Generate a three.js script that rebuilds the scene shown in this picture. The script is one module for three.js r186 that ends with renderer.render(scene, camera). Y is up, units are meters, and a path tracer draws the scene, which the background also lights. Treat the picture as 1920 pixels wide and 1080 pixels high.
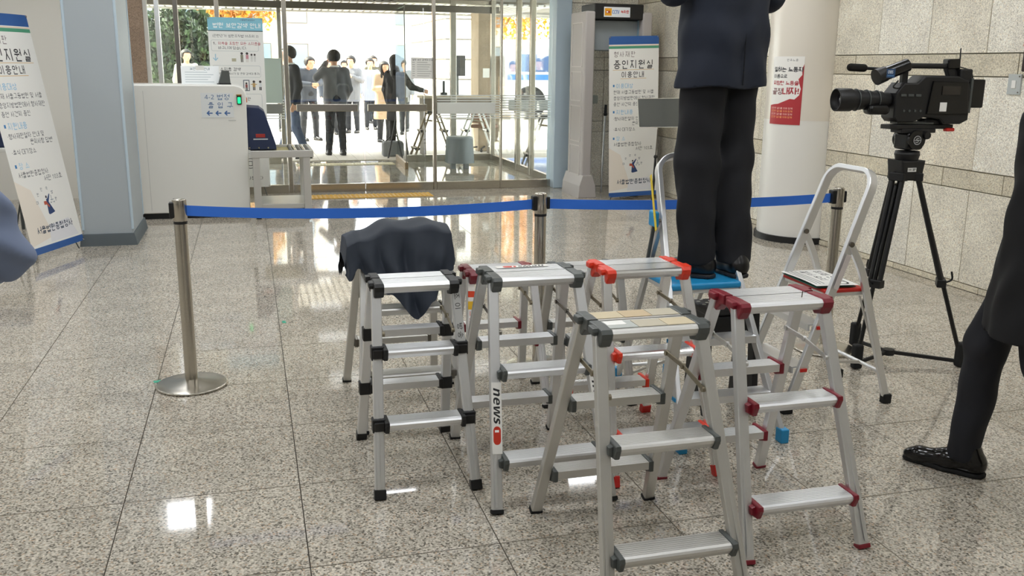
import * as THREE from 'three';
import { mergeGeometries, mergeVertices, toCreasedNormals } from 'three/addons/utils/BufferGeometryUtils.js';
import { RoundedBoxGeometry } from 'three/addons/geometries/RoundedBoxGeometry.js';
import { RectAreaLightUniformsLib } from 'three/addons/lights/RectAreaLightUniformsLib.js';

// ------------------------------------------------------------------ camera, sky, sun, panels, exposure
const scene = new THREE.Scene();
const camera = new THREE.PerspectiveCamera(2 * Math.atan(540 / 1753.68) * 180 / Math.PI, 16 / 9, 0.05, 400);
camera.position.set(0.4875, 1.4977, 2.6534);
camera.rotation.set(-0.23254, -0.27294, 0.01114, 'YXZ');
const renderer = new THREE.WebGLRenderer({ antialias: true });
renderer.toneMapping = THREE.LinearToneMapping;
renderer.toneMappingExposure = 1.03;
renderer.shadowMap.enabled = true;
RectAreaLightUniformsLib.init();
const SUN = new THREE.Vector3(-0.62, 0.62, -0.28).normalize();
scene.background = new THREE.Color().setRGB(6.0, 6.05, 6.1);   // thin white haze, far brighter than the hall
const sun = new THREE.DirectionalLight(0xfff2dd, 18);
sun.position.copy(SUN).multiplyScalar(40).add(new THREE.Vector3(3, 0, -16));
sun.target.position.set(3, 0, -16);
sun.castShadow = true;
Object.assign(sun.shadow.camera, { left: -25, right: 25, top: 25, bottom: -25, near: 1, far: 120 });
sun.shadow.mapSize.set(2048, 2048);
scene.add(sun, sun.target);
const CEIL = 3.05, PANEL = 11.6;               // ceiling height, brightness of a ceiling panel
const PANEL_X = [-2.53, -0.39, 1.75, 3.9], PANEL_Z = [-6.76, -4.56, -2.36, -0.16, 2.04];

// ------------------------------------------------------------------ helpers
let seedv = 7;
const rnd = () => { seedv = (seedv + 0x6d2b79f5) | 0; let t = Math.imul(seedv ^ (seedv >>> 15), 1 | seedv); t = (t + Math.imul(t ^ (t >>> 7), 61 | t)) ^ t; return ((t ^ (t >>> 14)) >>> 0) / 4294967296; };
const rr = (a, b) => a + (b - a) * rnd();
const V = (x, y, z) => new THREE.Vector3(x, y, z);
const taken = {};
function numbered(n) { if (!(n in taken)) { taken[n] = 0; return n; } return n + '_' + String(++taken[n]).padStart(3, '0'); }
function shadow(o) { o.castShadow = true; o.receiveShadow = true; return o; }
function thing(name, label, category, pos = [0, 0, 0], ry = 0, group) {
  const g = new THREE.Group(); g.name = numbered(name); g.position.set(...pos); g.rotation.y = ry;
  g.userData = { label, category }; if (group) g.userData.group = group; scene.add(g); return g;
}
function struct(name, geo, m, label, category) {
  const o = geo ? shadow(new THREE.Mesh(geo, m)) : new THREE.Group(); o.name = name; o.userData = { kind: 'structure', label, category }; scene.add(o); return o;
}
function part(name, geo, m, parent, label) {
  if (Array.isArray(geo)) geo = merge(geo);
  const o = shadow(new THREE.Mesh(geo, m)); o.name = name; if (label) o.userData.label = label; parent.add(o); return o;
}
function merge(list) {
  const l = list.map((g) => { const n = g.index ? g.toNonIndexed() : g.clone(); for (const k of Object.keys(n.attributes)) if (!['position', 'normal', 'uv'].includes(k)) n.deleteAttribute(k); if (!n.attributes.uv) n.setAttribute('uv', new THREE.BufferAttribute(new Float32Array(n.attributes.position.count * 2), 2)); return n; });
  return mergeGeometries(l);
}
const std = (color, roughness = 0.6, metalness = 0, extra = {}) => new THREE.MeshPhysicalMaterial({ color, roughness, metalness, ...extra });
const box = (w, h, d, x = 0, y = 0, z = 0) => new THREE.BoxGeometry(w, h, d).translate(x, y, z);
const rbox = (w, h, d, x = 0, y = 0, z = 0, r = 0.004, s = 2) => new RoundedBoxGeometry(w, h, d, s, Math.min(r, w * .49, h * .49, d * .49)).translate(x, y, z);
const cyl = (r0, r1, h, x = 0, y = 0, z = 0, n = 24) => new THREE.CylinderGeometry(r0, r1, h, n).translate(x, y, z);
function orient(g, a, b, up = V(0, 0, 1)) {        // geometry built along +Y from 0 to 1*len, its +Z turned to up
  const y = b.clone().sub(a).normalize(), x = y.clone().cross(up).normalize(), z = x.clone().cross(y);
  return g.applyMatrix4(new THREE.Matrix4().makeBasis(x, y, z).setPosition(a));
}
function bar(a, b, w, d, up = V(0, 0, 1), r = 0.004) { const L = a.distanceTo(b); return orient(rbox(w, L, d, 0, L / 2, 0, r), a, b, up); }
function rod(a, b, r0, r1 = r0, n = 14) { const L = a.distanceTo(b); const up = Math.abs(b.clone().sub(a).normalize().z) > .9 ? V(1, 0, 0) : V(0, 0, 1); return orient(new THREE.CylinderGeometry(r1, r0, L, n).translate(0, L / 2, 0), a, b, up); }
const tube = (pts, r, n = 40, s = 10) => new THREE.TubeGeometry(new THREE.CatmullRomCurve3(pts), n, r, s);
const lathe = (pts, n = 40) => new THREE.LatheGeometry(pts.map(([x, y]) => new THREE.Vector2(x, y)), n);
function poly(points, depth, bevel = 0, curve = 6) {  // a polygon in x-y, pulled along z and centred on it
  const s = new THREE.Shape(points.map(([x, y]) => new THREE.Vector2(x, y)));
  return new THREE.ExtrudeGeometry(s, { depth: depth - 2 * bevel, bevelEnabled: bevel > 0, bevelThickness: bevel, bevelSize: bevel, bevelOffset: -bevel, bevelSegments: 2, curveSegments: curve }).translate(0, 0, -(depth - 2 * bevel) / 2);
}
function rrect(w, h, r, x = 0, y = 0) {
  const s = new THREE.Shape(), a = x - w / 2, b = y - h / 2;
  s.moveTo(a + r, b); s.lineTo(a + w - r, b); s.absarc(a + w - r, b + r, r, -Math.PI / 2, 0); s.lineTo(a + w, b + h - r); s.absarc(a + w - r, b + h - r, r, 0, Math.PI / 2);
  s.lineTo(a + r, b + h); s.absarc(a + r, b + h - r, r, Math.PI / 2, Math.PI); s.lineTo(a, b + r); s.absarc(a + r, b + r, r, Math.PI, 1.5 * Math.PI); return s;
}
function sweep(pts, b, hn, hb, bev = 0.003) {   // a chamfered rectangular section along a planar path; b = normal of the plane
  const n = pts.length, sec = [[-hn + bev, -hb], [hn - bev, -hb], [hn, -hb + bev], [hn, hb - bev], [hn - bev, hb], [-hn + bev, hb], [-hn, hb - bev], [-hn, -hb + bev]], pos = [], idx = [];
  for (let i = 0; i < n; i++) {
    const t = pts[Math.min(i + 1, n - 1)].clone().sub(pts[Math.max(i - 1, 0)]).normalize(), nn = b.clone().cross(t).normalize();
    for (const [p, q] of sec) { const v = pts[i].clone().addScaledVector(nn, p).addScaledVector(b, q); pos.push(v.x, v.y, v.z); }
  }
  const k = 8;
  for (let i = 0; i < n - 1; i++) for (let j = 0; j < k; j++) { const a = i * k + j, c = i * k + (j + 1) % k; idx.push(a, a + k, c, c, a + k, c + k); }
  for (let j = 1; j < k - 1; j++) { idx.push(0, j, j + 1); const e = (n - 1) * k; idx.push(e, e + j + 1, e + j); }
  const g = new THREE.BufferGeometry(); g.setAttribute('position', new THREE.Float32BufferAttribute(pos, 3)); g.setIndex(idx); return toCreasedNormals(g.toNonIndexed(), 0.5);
}
function metreUV(g, scale = 1, ou = 0, ov = 0) {    // uv in metres, by the axis a face looks along
  const p = g.attributes.position, n = g.attributes.normal, uv = new Float32Array(p.count * 2);
  for (let i = 0; i < p.count; i++) {
    const ax = Math.abs(n.getX(i)), ay = Math.abs(n.getY(i)), az = Math.abs(n.getZ(i)); let u, v;
    if (ay >= ax && ay >= az) { u = p.getX(i); v = p.getZ(i); } else if (ax >= az) { u = p.getZ(i); v = p.getY(i); } else { u = p.getX(i); v = p.getY(i); }
    uv[i * 2] = u * scale + ou; uv[i * 2 + 1] = v * scale + ov;
  }
  g.setAttribute('uv', new THREE.BufferAttribute(uv, 2)); return g;
}

// ------------------------------------------------------------------ computed textures
function canvas(w, h, draw) { const c = document.createElement('canvas'); c.width = w; c.height = h; const g = c.getContext('2d'); draw(g, w, h); const t = new THREE.CanvasTexture(c); t.colorSpace = THREE.SRGBColorSpace; t.anisotropy = 8; return t; }
function grains(N, cell, pal, blotch, seed) {   // speckled stone: cells of several minerals, uneven in tone over decimetres
  const hash = (x, y, k) => { let h = Math.imul(x, 374761393) + Math.imul(y, 668265263) + Math.imul(k + seed, 1274126177); h = Math.imul(h ^ (h >>> 13), 1274126177); return ((h ^ (h >>> 16)) >>> 0) / 4294967296; };
  const M = Math.round(N / cell), data = new Uint8Array(N * N * 4);
  const low = (x, y, f) => { const X = x * f / N, Y = y * f / N, xi = Math.floor(X), yi = Math.floor(Y), s = (t) => t * t * (3 - 2 * t), a = s(X - xi), b = s(Y - yi), q = (i, j) => hash((xi + i) % f, (yi + j) % f, 50 + f); return (q(0, 0) * (1 - a) + q(1, 0) * a) * (1 - b) + (q(0, 1) * (1 - a) + q(1, 1) * a) * b - .5; };
  for (let y = 0; y < N; y++) for (let x = 0; x < N; x++) {
    const cx = Math.floor(x / cell), cy = Math.floor(y / cell); let best = 1e9, bi = 0, bj = 0;
    for (let j = -1; j < 2; j++) for (let i = -1; i < 2; i++) {
      const u = (cx + i + M) % M, v = (cy + j + M) % M, dx = (cx + i + hash(u, v, 1)) * cell - x, dy = (cy + j + hash(u, v, 2)) * cell - y, d = dx * dx + dy * dy;
      if (d < best) { best = d; bi = u; bj = v; }
    }
    let r = hash(bi, bj, 3), k = 0; while (k < pal.length - 1 && r > pal[k][3]) { r -= pal[k][3]; k++; }
    const f = 1 + (hash(bi, bj, 4) - .5) * .22 + blotch * (low(x, y, 7) + low(x, y, 16)) + (hash(x, y, 9) - .5) * .08, o = (y * N + x) * 4;
    for (let c = 0; c < 3; c++) data[o + c] = Math.max(0, Math.min(255, pal[k][c] * f)); data[o + 3] = 255;
  }
  const t = new THREE.DataTexture(data, N, N); t.colorSpace = THREE.SRGBColorSpace; t.wrapS = t.wrapT = THREE.RepeatWrapping; t.magFilter = THREE.LinearFilter; t.minFilter = THREE.LinearMipmapLinearFilter; t.needsUpdate = true; return t;
}
const floorTex = grains(1024, 3.2, [[207, 200, 188, .46], [182, 175, 163, .24], [150, 144, 133, .15], [108, 104, 96, .10], [190, 168, 146, .05]], .07, 3);
const wallTex = grains(1024, 3.4, [[234, 229, 216, .62], [226, 220, 205, .25], [212, 204, 188, .09], [178, 170, 154, .03], [226, 208, 178, .01]], .075, 11);

// Hangul drawn with strokes: a syllable is split into its letters and each letter is laid into its box
const CON = 'ㄱㄲㄴㄷㄸㄹㅁㅂㅃㅅㅆㅇㅈㅉㅊㅋㅌㅍㅎ', FIN = ['', 'ㄱ', 'ㄲ', 'ㄱㅅ', 'ㄴ', 'ㄴㅈ', 'ㄴㅎ', 'ㄷ', 'ㄹ', 'ㄹㄱ', 'ㄹㅁ', 'ㄹㅂ', 'ㄹㅅ', 'ㄹㅌ', 'ㄹㅍ', 'ㄹㅎ', 'ㅁ', 'ㅂ', 'ㅂㅅ', 'ㅅ', 'ㅆ', 'ㅇ', 'ㅈ', 'ㅊ', 'ㅋ', 'ㅌ', 'ㅍ', 'ㅎ'];
const STROKE = {
  ㄱ: [[0, 0, 1, 0, .9, 1]], ㄴ: [[0, 0, 0, 1, 1, 1]], ㄷ: [[1, 0, 0, 0, 0, 1, 1, 1]], ㄹ: [[0, 0, 1, 0, 1, .5, 0, .5, 0, 1, 1, 1]], ㅁ: [[0, 0, 1, 0, 1, 1, 0, 1, 0, 0]], ㅂ: [[0, 0, 0, 1, 1, 1, 1, 0], [0, .5, 1, .5]],
  ㅅ: [[.5, 0, .42, .4, 0, 1], [.46, .35, 1, 1]], ㅇ: ['o'], ㅈ: [[0, 0, 1, 0], [.5, 0, .42, .45, 0, 1], [.46, .4, 1, 1]], ㅊ: [[.4, -.18, .6, -.18], [0, .1, 1, .1], [.5, .1, .42, .5, 0, 1], [.46, .45, 1, 1]],
  ㅋ: [[0, 0, 1, 0, .9, 1], [0, .5, .95, .5]], ㅌ: [[1, 0, 0, 0, 0, 1, 1, 1], [0, .5, 1, .5]], ㅍ: [[0, 0, 1, 0], [.28, 0, .28, 1], [.72, 0, .72, 1], [0, 1, 1, 1]], ㅎ: [[.35, -.15, .65, -.15], [0, .15, 1, .15], 'oo'],
};
const VOW = [['v', 1], ['V', 1], ['vv', 2], ['Vv', 1], ['e', 1], ['E', 1], ['ee', 2], ['Ee', 1], ['h', 1], ['wa'], ['wae'], ['oe'], ['H', 2], ['u', 1], ['wo'], ['we'], ['wi'], ['U', 2], ['m', 1], ['ui'], ['i', 1]];
// index order: ㅏㅐㅑㅒㅓㅔㅕㅖㅗㅘㅙㅚㅛㅜㅝㅞㅟㅠㅡㅢㅣ
function glyph(g, ch, x, y, s) {
  const code = ch.charCodeAt(0) - 0xac00; if (code < 0 || code > 11171) { g.save(); g.font = (boldText ? 'bold ' : '') + s * .98 + 'px sans-serif'; g.fillStyle = g.strokeStyle; g.fillText(ch, x, y + s * .86); const w = g.measureText(ch).width; g.restore(); return w; }
  const li = Math.floor(code / 588), vi = Math.floor((code % 588) / 28), ti = code % 28, L = CON[li], T = FIN[ti], bot = T ? .56 : .94;
  const vert = [0, 1, 2, 3, 4, 5, 6, 7, 20].includes(vi), horz = [8, 12, 13, 17, 18].includes(vi);
  const P = (px, py) => [x + px * s, y + py * s], line = (...a) => { g.beginPath(); for (let i = 0; i < a.length; i += 2) { const [q, r] = P(a[i], a[i + 1]); i ? g.lineTo(q, r) : g.moveTo(q, r); } g.stroke(); };
  const jamo = (c, bx, by, bw, bh) => {
    const dbl = { ㄲ: 'ㄱ', ㄸ: 'ㄷ', ㅃ: 'ㅂ', ㅆ: 'ㅅ', ㅉ: 'ㅈ' }[c]; if (dbl) { jamo(dbl, bx, by, bw * .44, bh); jamo(dbl, bx + bw * .56, by, bw * .44, bh); return; }
    for (const st of STROKE[c]) if (typeof st === 'string') { const k = st === 'oo' ? .66 : 1; const [q, r] = P(bx + bw / 2, by + bh * (st === 'oo' ? .68 : .5)); g.beginPath(); g.ellipse(q, r, bw / 2 * s * Math.min(1, k + .2), bh / 2 * s * k, 0, 0, 7); g.stroke(); } else line(...st.map((v, i) => i % 2 ? by + v * bh : bx + v * bw));
  };
  if (vert) {
    jamo(L, .1, .12, .4, bot - .2); const d = VOW[vi][0], x1 = .74, x2 = .9, top = .04, m = (top + bot) / 2;
    if (vi === 20) line(x1 + .06, top, x1 + .06, bot);
    else if (vi === 0 || vi === 2) { line(x1, top, x1, bot); if (vi === 0) line(x1, m, .94, m); else { line(x1, m - .1, .94, m - .1); line(x1, m + .1, .94, m + .1); } }
    else if (vi === 4 || vi === 6) { line(x2, top, x2, bot); if (vi === 4) line(.6, m, x2, m); else { line(.6, m - .1, x2, m - .1); line(.6, m + .1, x2, m + .1); } }
    else if (vi === 1 || vi === 3) { line(.66, top, .66, bot); line(.9, top, .9, bot); line(.66, m, .9, m); if (vi === 3) line(.66, m + .12, .9, m + .12); }
    else { line(.76, top, .76, bot); line(.93, top, .93, bot); line(.57, m, .76, m); if (vi === 7) line(.57, m + .12, .76, m + .12); }
  } else if (horz) {
    const yb = T ? .5 : .8, up = vi === 8 || vi === 12, dn = vi === 13 || vi === 17, yl = dn ? yb - .1 : yb; jamo(L, .24, .1, .52, yl - (up ? .3 : .2));
    line(.04, yl, .96, yl); if (vi === 8) line(.5, yl - .14, .5, yl); if (vi === 12) { line(.36, yl - .14, .36, yl); line(.64, yl - .14, .64, yl); } if (vi === 13) line(.5, yl, .5, yl + (T ? .1 : .22)); if (vi === 17) { line(.36, yl, .36, yl + .12); line(.64, yl, .64, yl + .12); }
  } else {
    const yb = T ? .46 : .74; jamo(L, .12, .1, .42, yb - .26); line(.04, yb, .66, yb);
    if ([9, 10, 11].includes(vi)) line(.34, yb - .13, .34, yb); if ([14, 15, 16].includes(vi)) line(.34, yb, .34, yb + .15);
    line(.82, .04, .82, bot); if (vi === 9) line(.82, .35, .96, .35); if (vi === 14) line(.66, yb - .12, .82, yb - .12); if (vi === 10) { line(.96, .04, .96, bot); line(.82, .3, .96, .3); } if (vi === 15) { line(.96, .04, .96, bot); line(.68, yb - .12, .82, yb - .12); }
  }
  if (T) { const y0 = horz && [13, 17].includes(vi) ? .68 : .66; if (T.length === 2) { jamo(T[0], .14, y0, .3, .28); jamo(T[1], .56, y0, .3, .28); } else jamo(T, .2, T === 'ㅊ' || T === 'ㅎ' ? y0 + .04 : y0, .56, .28); }
  return s;
}
let boldText = false;
function write(g, text, x, y, s, color, wt = .09, track = .06) {
  g.strokeStyle = color; g.lineWidth = s * wt; g.lineCap = 'butt'; g.lineJoin = 'miter'; boldText = wt > .1;
  for (const ch of text) x += ch === ' ' ? s * .36 : glyph(g, ch, x, y, s) + s * track; return x;
}

// ------------------------------------------------------------------ materials
const M = {
  floor: std(0xf2f1ee, 0.05, 0, { map: floorTex, specularIntensity: 1 }), grout: std(0x4d4840, 0.9), stone: std(0xffffff, 0.55, 0, { map: wallTex }), stoneJoint: std(0x77705f, 0.95),
  cream: std(0xebe8e0, 0.8), white: std(0xe9e8e2, 0.45), ceiling: std(0xecece8, 0.9), jamb: std(0xffffff, 0.5, 0, { map: wallTex }),
  bluegrey: std(0xa9b1b6, 0.5), bluelight: std(0xb9cad6, 0.45), plinth: std(0x5d666b, 0.55),
  steel: std(0xb9b4aa, 0.22, 1), steelDark: std(0x77736c, 0.35, 1), alu: std(0xe2e3e4, 0.4, .92), aluMatte: std(0xd2d1cd, 0.46, .92), aluBright: std(0xebebea, 0.27, .95),
  black: std(0x101011, 0.5), blackGloss: std(0x0b0b0c, 0.22), rubber: std(0x141414, 0.85), darkgrey: std(0x4b4f4d, 0.42), maroon: std(0x7c1526, 0.36), orange: std(0xe0391d, 0.4), red: std(0xc8251b, 0.45), blue: std(0x1f8fc6, 0.42),
  belt: std(0x3577e2, 0.6), navy: std(0x1d2b4f, 0.55), paper: std(0xf2f1ec, 0.8), gateBody: std(0xb0aaa6, 0.55), gateGrey: std(0x8f9699, 0.5),
  glass: new THREE.MeshPhysicalMaterial({ color: 0xf9fcfb, roughness: 0, transmission: 1, thickness: 0, ior: 1.5 }), film: std(0xe9eeea, 0.7), beige: std(0xcdbf9f, 0.6), strut: std(0x8f8672, 0.4, 0.8),
  pave: std(0xcfc9bf, 0.8), skin: std(0xc99a7c, 0.55), hair: std(0x16120f, 0.6),
};
const printed = (t, r = 0.55) => std(0xffffff, r, 0, { map: t });
const decal = (t, r = 0.5) => std(0xffffff, r, 0, { map: t, polygonOffset: true, polygonOffsetFactor: -1 });

// ------------------------------------------------------------------ the hall: floor, walls, ceiling
const TZ0 = -8.75, WX = 5.28;
const floor = struct('floor', box(10.4, 0.2, 16.4, 0.4, -0.1055, -1.6), M.grout, 'polished speckled granite floor of square slabs', 'floor');
{
  const variants = [];
  for (let k = 0; k < 12; k++) variants.push(metreUV(rbox(0.5968, 0.012, 0.5955, 0, 0, 0, 0.0014, 1), 1 / 1.8, rr(0, 1), rr(0, 1)));
  const rest = [];
  for (let i = -8; i < 9; i++) for (let n = -13; n < 15; n++) {
    const x = i * 0.6 + 0.3, z = -n * 0.6 - 0.3; if (z < TZ0 - 0.1 || x > WX) continue;
    const seen = z < 1.4 && x > -2.6 && x > 0.45 - (2.7 - z) * 0.34 - .7;
    const g = variants[Math.floor(rnd() * 12)];
    if (seen) part('tile', g, M.floor, floor).position.set(x, -0.006, z); else rest.push(g.clone().translate(x, -0.006, z));
  }
  part('tiles', rest, M.floor, floor).userData.kind = 'stuff';
}
const bx = (x0, x1, y0, y1, z0, z1) => box(x1 - x0, y1 - y0, z1 - z0, (x0 + x1) / 2, (y0 + y1) / 2, (z0 + z1) / 2);
struct('ceiling', bx(-4.8, 5.6, CEIL, CEIL + 0.2, TZ0 - .2, 6.6), M.ceiling, 'plain white hall ceiling', 'ceiling');
struct('wall_left', bx(-4.8, -4.6, 0, CEIL, TZ0 - .2, 6.6), M.cream, 'cream painted wall', 'wall');
struct('wall_front', bx(-4.6, 5.28, 0, CEIL, 6.4, 6.6), M.cream, 'cream painted wall facing the entrance', 'wall');
const wallR = struct('wall_right', bx(WX + .03, WX + .3, 0, CEIL, TZ0 - .2, 6.4), M.stoneJoint, 'beige granite wall of large blocks between narrow bands', 'wall');
const STONES = [0xffffff, 0xfaf8f4, 0xfdf9f2, 0xf4f2ed].map((c) => std(c, .55, 0, { map: wallTex })), ROUGH = [0xe6e2d8, 0xebe6da, 0xdfdacf].map((c) => std(c, .8, 0, { map: wallTex }));
{
  const courses = [[0.0, 0.045, 0.9, 0.2], [0.045, 0.695, 0.5735, 0], [0.695, 0.83, 0.5735, .287], [0.83, 1.465, 0.5735, 0], [1.465, 1.618, 0.5735, .287], [1.618, 2.27, 0.5735, 0], [2.27, 2.42, 0.5735, .287], [2.42, CEIL, 0.5735, 0]];
  for (const [y0, y1, w, off] of courses) for (let z = -2.728 + off + 14 * w; z > TZ0 - .2; z -= w) {
    const a = Math.max(z - w, TZ0 - .2) + .003, b = Math.min(z, 6.4) - .003; if (b - a < .02) continue;
    const narrow = y1 - y0 < .2, g = metreUV(rbox(.036, y1 - y0 - .006, b - a, 0, 0, 0, .003, 1), 1 / 1.8, rr(0, 1), rr(0, 1));
    const p = part('block', g, narrow ? ROUGH[Math.floor(rnd() * 3)] : STONES[Math.floor(rnd() * 4)], wallR); p.position.set(WX + .016 + (narrow ? .006 : 0) + rr(-.0015, .0015) - (y0 === 0 ? .012 : 0), (y0 + y1) / 2, (a + b) / 2);
  }
}
// the back wall: stone each side of the glazed entrance, a beam over it
const wallB = struct('wall_back', [0] && merge([bx(-4.6, -.78, 0, CEIL, TZ0 - .2, TZ0), bx(-.78, 4.4, 2.62, CEIL, TZ0 - .2, TZ0), bx(4.4, 5.31, 0, CEIL, TZ0 - .2, TZ0)]), M.cream, 'cream wall round the glazed entrance', 'wall');
struct('trim_1', metreUV(bx(-.79, -.57, 0, 2.62, TZ0 - .24, TZ0 + .06), 1 / 1.8), std(0xb09a8c, .5, 0, { map: wallTex }), 'brown stone jamb at the end of the glazed front', 'jamb');
{ // stone slabs on the back wall behind the detector
  for (const [y0, y1] of [[0, .70], [.70, .83], [.83, 1.465], [1.465, 1.618], [1.618, 2.27], [2.27, 2.62]]) for (const [a, b] of [[4.4, 4.85], [4.85, 5.28]])
    part('block', metreUV(rbox(b - a - .006, y1 - y0 - .006, .03, 0, 0, 0, .003, 1), 1 / 1.8, rr(0, 1), rr(0, 1)), M.stone, wallB).position.set((a + b) / 2, (y0 + y1) / 2, TZ0 + .012);
}
// ceiling panels
for (const z of PANEL_Z) for (const x of PANEL_X) {
  const t = thing('ceiling_light', 'square white light panel set in the hall ceiling', 'ceiling light', [x, CEIL, z], 0, 'ceiling light panels');
  part('frame', [box(.64, .02, .02, 0, -.008, .31), box(.64, .02, .02, 0, -.008, -.31), box(.02, .02, .6, .31, -.008, 0), box(.02, .02, .6, -.31, -.008, 0)], M.white, t);
  part('diffuser', box(.6, .008, .6, 0, -.006, 0), std(0xffffff, .6, 0, { emissive: 0xf8fbff, emissiveIntensity: 3 }), t);
  const l = new THREE.RectAreaLight(0xf8fbff, PANEL, .58, .58); l.position.set(0, -.016, 0); l.rotation.x = -Math.PI / 2; l.name = 'panel_light'; t.add(l);
}
// the engaged white column with its dark foot
{
  const t = thing('round_column', 'white round column against the stone wall with a black foot ring', 'column', [5.3, 0, -4.82]); t.userData.kind = 'structure';
  part('shaft', [new THREE.CylinderGeometry(.37, .37, 1.02, 72).translate(0, .56, 0)], std(0xe9e7e1, .35), t);
  part('shaft', [new THREE.CylinderGeometry(.3715, .3715, CEIL - 1.07, 72).translate(0, 1.07 + (CEIL - 1.07) / 2, 0)], std(0xe4ddd0, .22), t, 'upper glossy half of the shaft');
  part('foot_ring', new THREE.CylinderGeometry(.393, .393, .055, 72).translate(0, .0275, 0), M.black, t);
}
// the blue-grey square pillar on the left
{
  const t = thing('square_pillar', 'blue grey square pillar with pale corner strips and dark plinth', 'pillar', [-.69, 0, -6.1]); t.userData.kind = 'structure';
  part('shaft', rbox(.39, CEIL - .01, .82, 0, CEIL / 2, 0, .01), M.bluegrey, t);
  for (const s of [-1, 1]) for (const q of [-1, 1]) part('corner_strip', rbox(.022, CEIL - .14, .022, s * .192, CEIL / 2 + .06, q * .407, .008), M.bluelight, t);
  part('plinth', poly([[-.225, 0], [.225, 0], [.215, .06], [.205, .1], [-.205, .1], [-.215, .06]], .87, 0).translate(0, 0, 0), M.plinth, t);
}
struct('trim_2', rbox(.2, 2.66, .3, 4.27, 1.33, TZ0 - .02, .01), M.bluelight, 'pale blue grey end post of the glazed front', 'post');

// ------------------------------------------------------------------ the glazed front and its vestibule
const ZI = TZ0 - .02, ZO = -12.32;
function pane(name, x0, x1, z, y1 = 2.6, opts = {}) {
  const t = struct(name, null, null, opts.label || 'clear glass pane of the entrance front', opts.cat || 'glass'); t.position.set((x0 + x1) / 2, 0, z); const w = x1 - x0;
  part('pane', box(w - .01, y1 - .1, .012, 0, .1 + (y1 - .1) / 2, 0), M.glass, t);
  part('bottom_rail', rbox(w, .1, .05, 0, .05, 0, .004), M.steel, t);
  part('top_rail', rbox(w, .06, .05, 0, y1 - .03, 0, .004), M.steel, t);
  return t;
}
const d1 = pane('door_1', .97, 1.815, ZI, 2.5, { label: 'glass entrance door leaf with a wide brushed steel push bar, no notice on it', cat: 'door' });
const d2 = pane('door_2', 1.825, 2.655, ZI, 2.5, { label: 'glass entrance door leaf with a push bar and a white notice taped on', cat: 'door' });
part('push_bar', rbox(.71, .085, .03, 0, 1.0, .035, .006), M.steel, d1); part('push_bar', rbox(.71, .085, .03, -.02, 1.0, .035, .006), M.steel, d2);
for (const d of [d1, d2]) for (const s of [-.3, .3]) part('bar_bracket', rbox(.03, .04, .03, s, 1.0, .014, .003), M.steelDark, d);
const noticeTex = canvas(256, 240, (g, w, h) => { g.fillStyle = '#f4f4f0'; g.fillRect(0, 0, w, h); write(g, '법원 보안 검색대 안내', 20, 14, 22, '#555', .1); for (let i = 0; i < 7; i++) { g.fillStyle = '#9a9a98'; g.fillRect(16, 52 + i * 25, 30, 5); g.fillRect(70, 52 + i * 25, 120 + (i * 37) % 50, 5); } });
part('notice', box(.27, .25, .002, .29, 1.465, .009), printed(noticeTex), d2, 'white printed notice');
const w1 = pane('window_1', 2.70, 4.17, ZI, 2.6, { label: 'fixed glass pane with a band of white film stripes' });
for (let i = 0; i < 10; i++) part('film_stripe', box(1.45, .012, .001, 0, .876 + i * .03, .007), M.film, w1);
part('sign_panel', rbox(.73, .13, .012, -.36, .99, .014, .003), std(0xe3e6e0, .6), w1, 'blank white panel');
const w2 = pane('window_2', .23, .91, ZI, 2.6, { label: 'fixed glass pane behind the conveyor with a pale frosted sheet' });
part('frosted_sheet', box(.27, .5, .003, .18, 1.31, .008), std(0xcfdcd6, .7, 0, { transmission: .3 }), w2); for (let i = 0; i < 8; i++) part('film_stripe', box(.66, .012, .001, 0, .876 + i * .03, .008), M.film, w2);
part('sign_panel', rbox(.3, .11, .012, .16, .99, .016, .003), std(0x8d8f8a, .6), w2, 'grey panel');
const w3 = pane('window_3', -.21, .18, ZI, 2.6, { label: 'narrow glass pane above the scanner' }), w4 = pane('window_4', -.55, -.25, ZI, 2.6, { label: 'narrow glass pane next to the brown stone jamb' });
let trimNo = 3;
for (const [x, w, m] of [[-.55, .045, M.white], [-.43, .05, M.aluBright], [-.235, .05, M.steelDark], [.205, .05, M.steel], [.94, .05, M.steel], [2.678, .04, M.steel], [3.516, .022, M.steel]]) struct('trim_' + trimNo++, rbox(w, 2.62, .07, x, 1.31, ZI, .006), m, 'upright metal post of the glazed front', 'post');
struct('trim_' + trimNo++, rbox(5.2, .12, .12, 1.8, 2.58, ZI, .006), M.steelDark, 'steel header beam over the glass doors', 'beam');
// vestibule: side glass, outer glass, door leaf standing open, ceiling, floor
const vf = struct('floor_outer', bx(-6, 12, -.2, -.004, -12.5, TZ0 - .2), M.grout, 'grey granite vestibule floor', 'floor');
for (let i = -4; i < 12; i++) for (let n = 0; n < 6; n++) { const z = -9.3 - n * .6 - .0; part('tile', metreUV(rbox(.5972, .012, .5972, 0, 0, 0, .001, 1), 1 / 1.8, rr(0, 1), rr(0, 1)), M.floor, vf).position.set(i * .6 + .3, -.006, z); }
part('tile', metreUV(rbox(9.6, .012, .24, 2.4, -.006, -8.88, .001, 1), 1 / 1.8), M.floor, vf);
const ws = struct('window_5', null, null, 'long glass side wall of the vestibule', 'glass'); ws.position.set(4.3, 0, -10.6);
part('pane', box(.012, 2.4, 3.3, 0, 1.3, 0), M.glass, ws); part('bottom_rail', rbox(.05, .1, 3.4, 0, .05, 0, .004), M.steel, ws);
for (const z of [-1.65, -.15, .55]) part('post', rbox(.07, 2.6, .09, 0, 1.3, z, .006), M.steel, ws);
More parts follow.
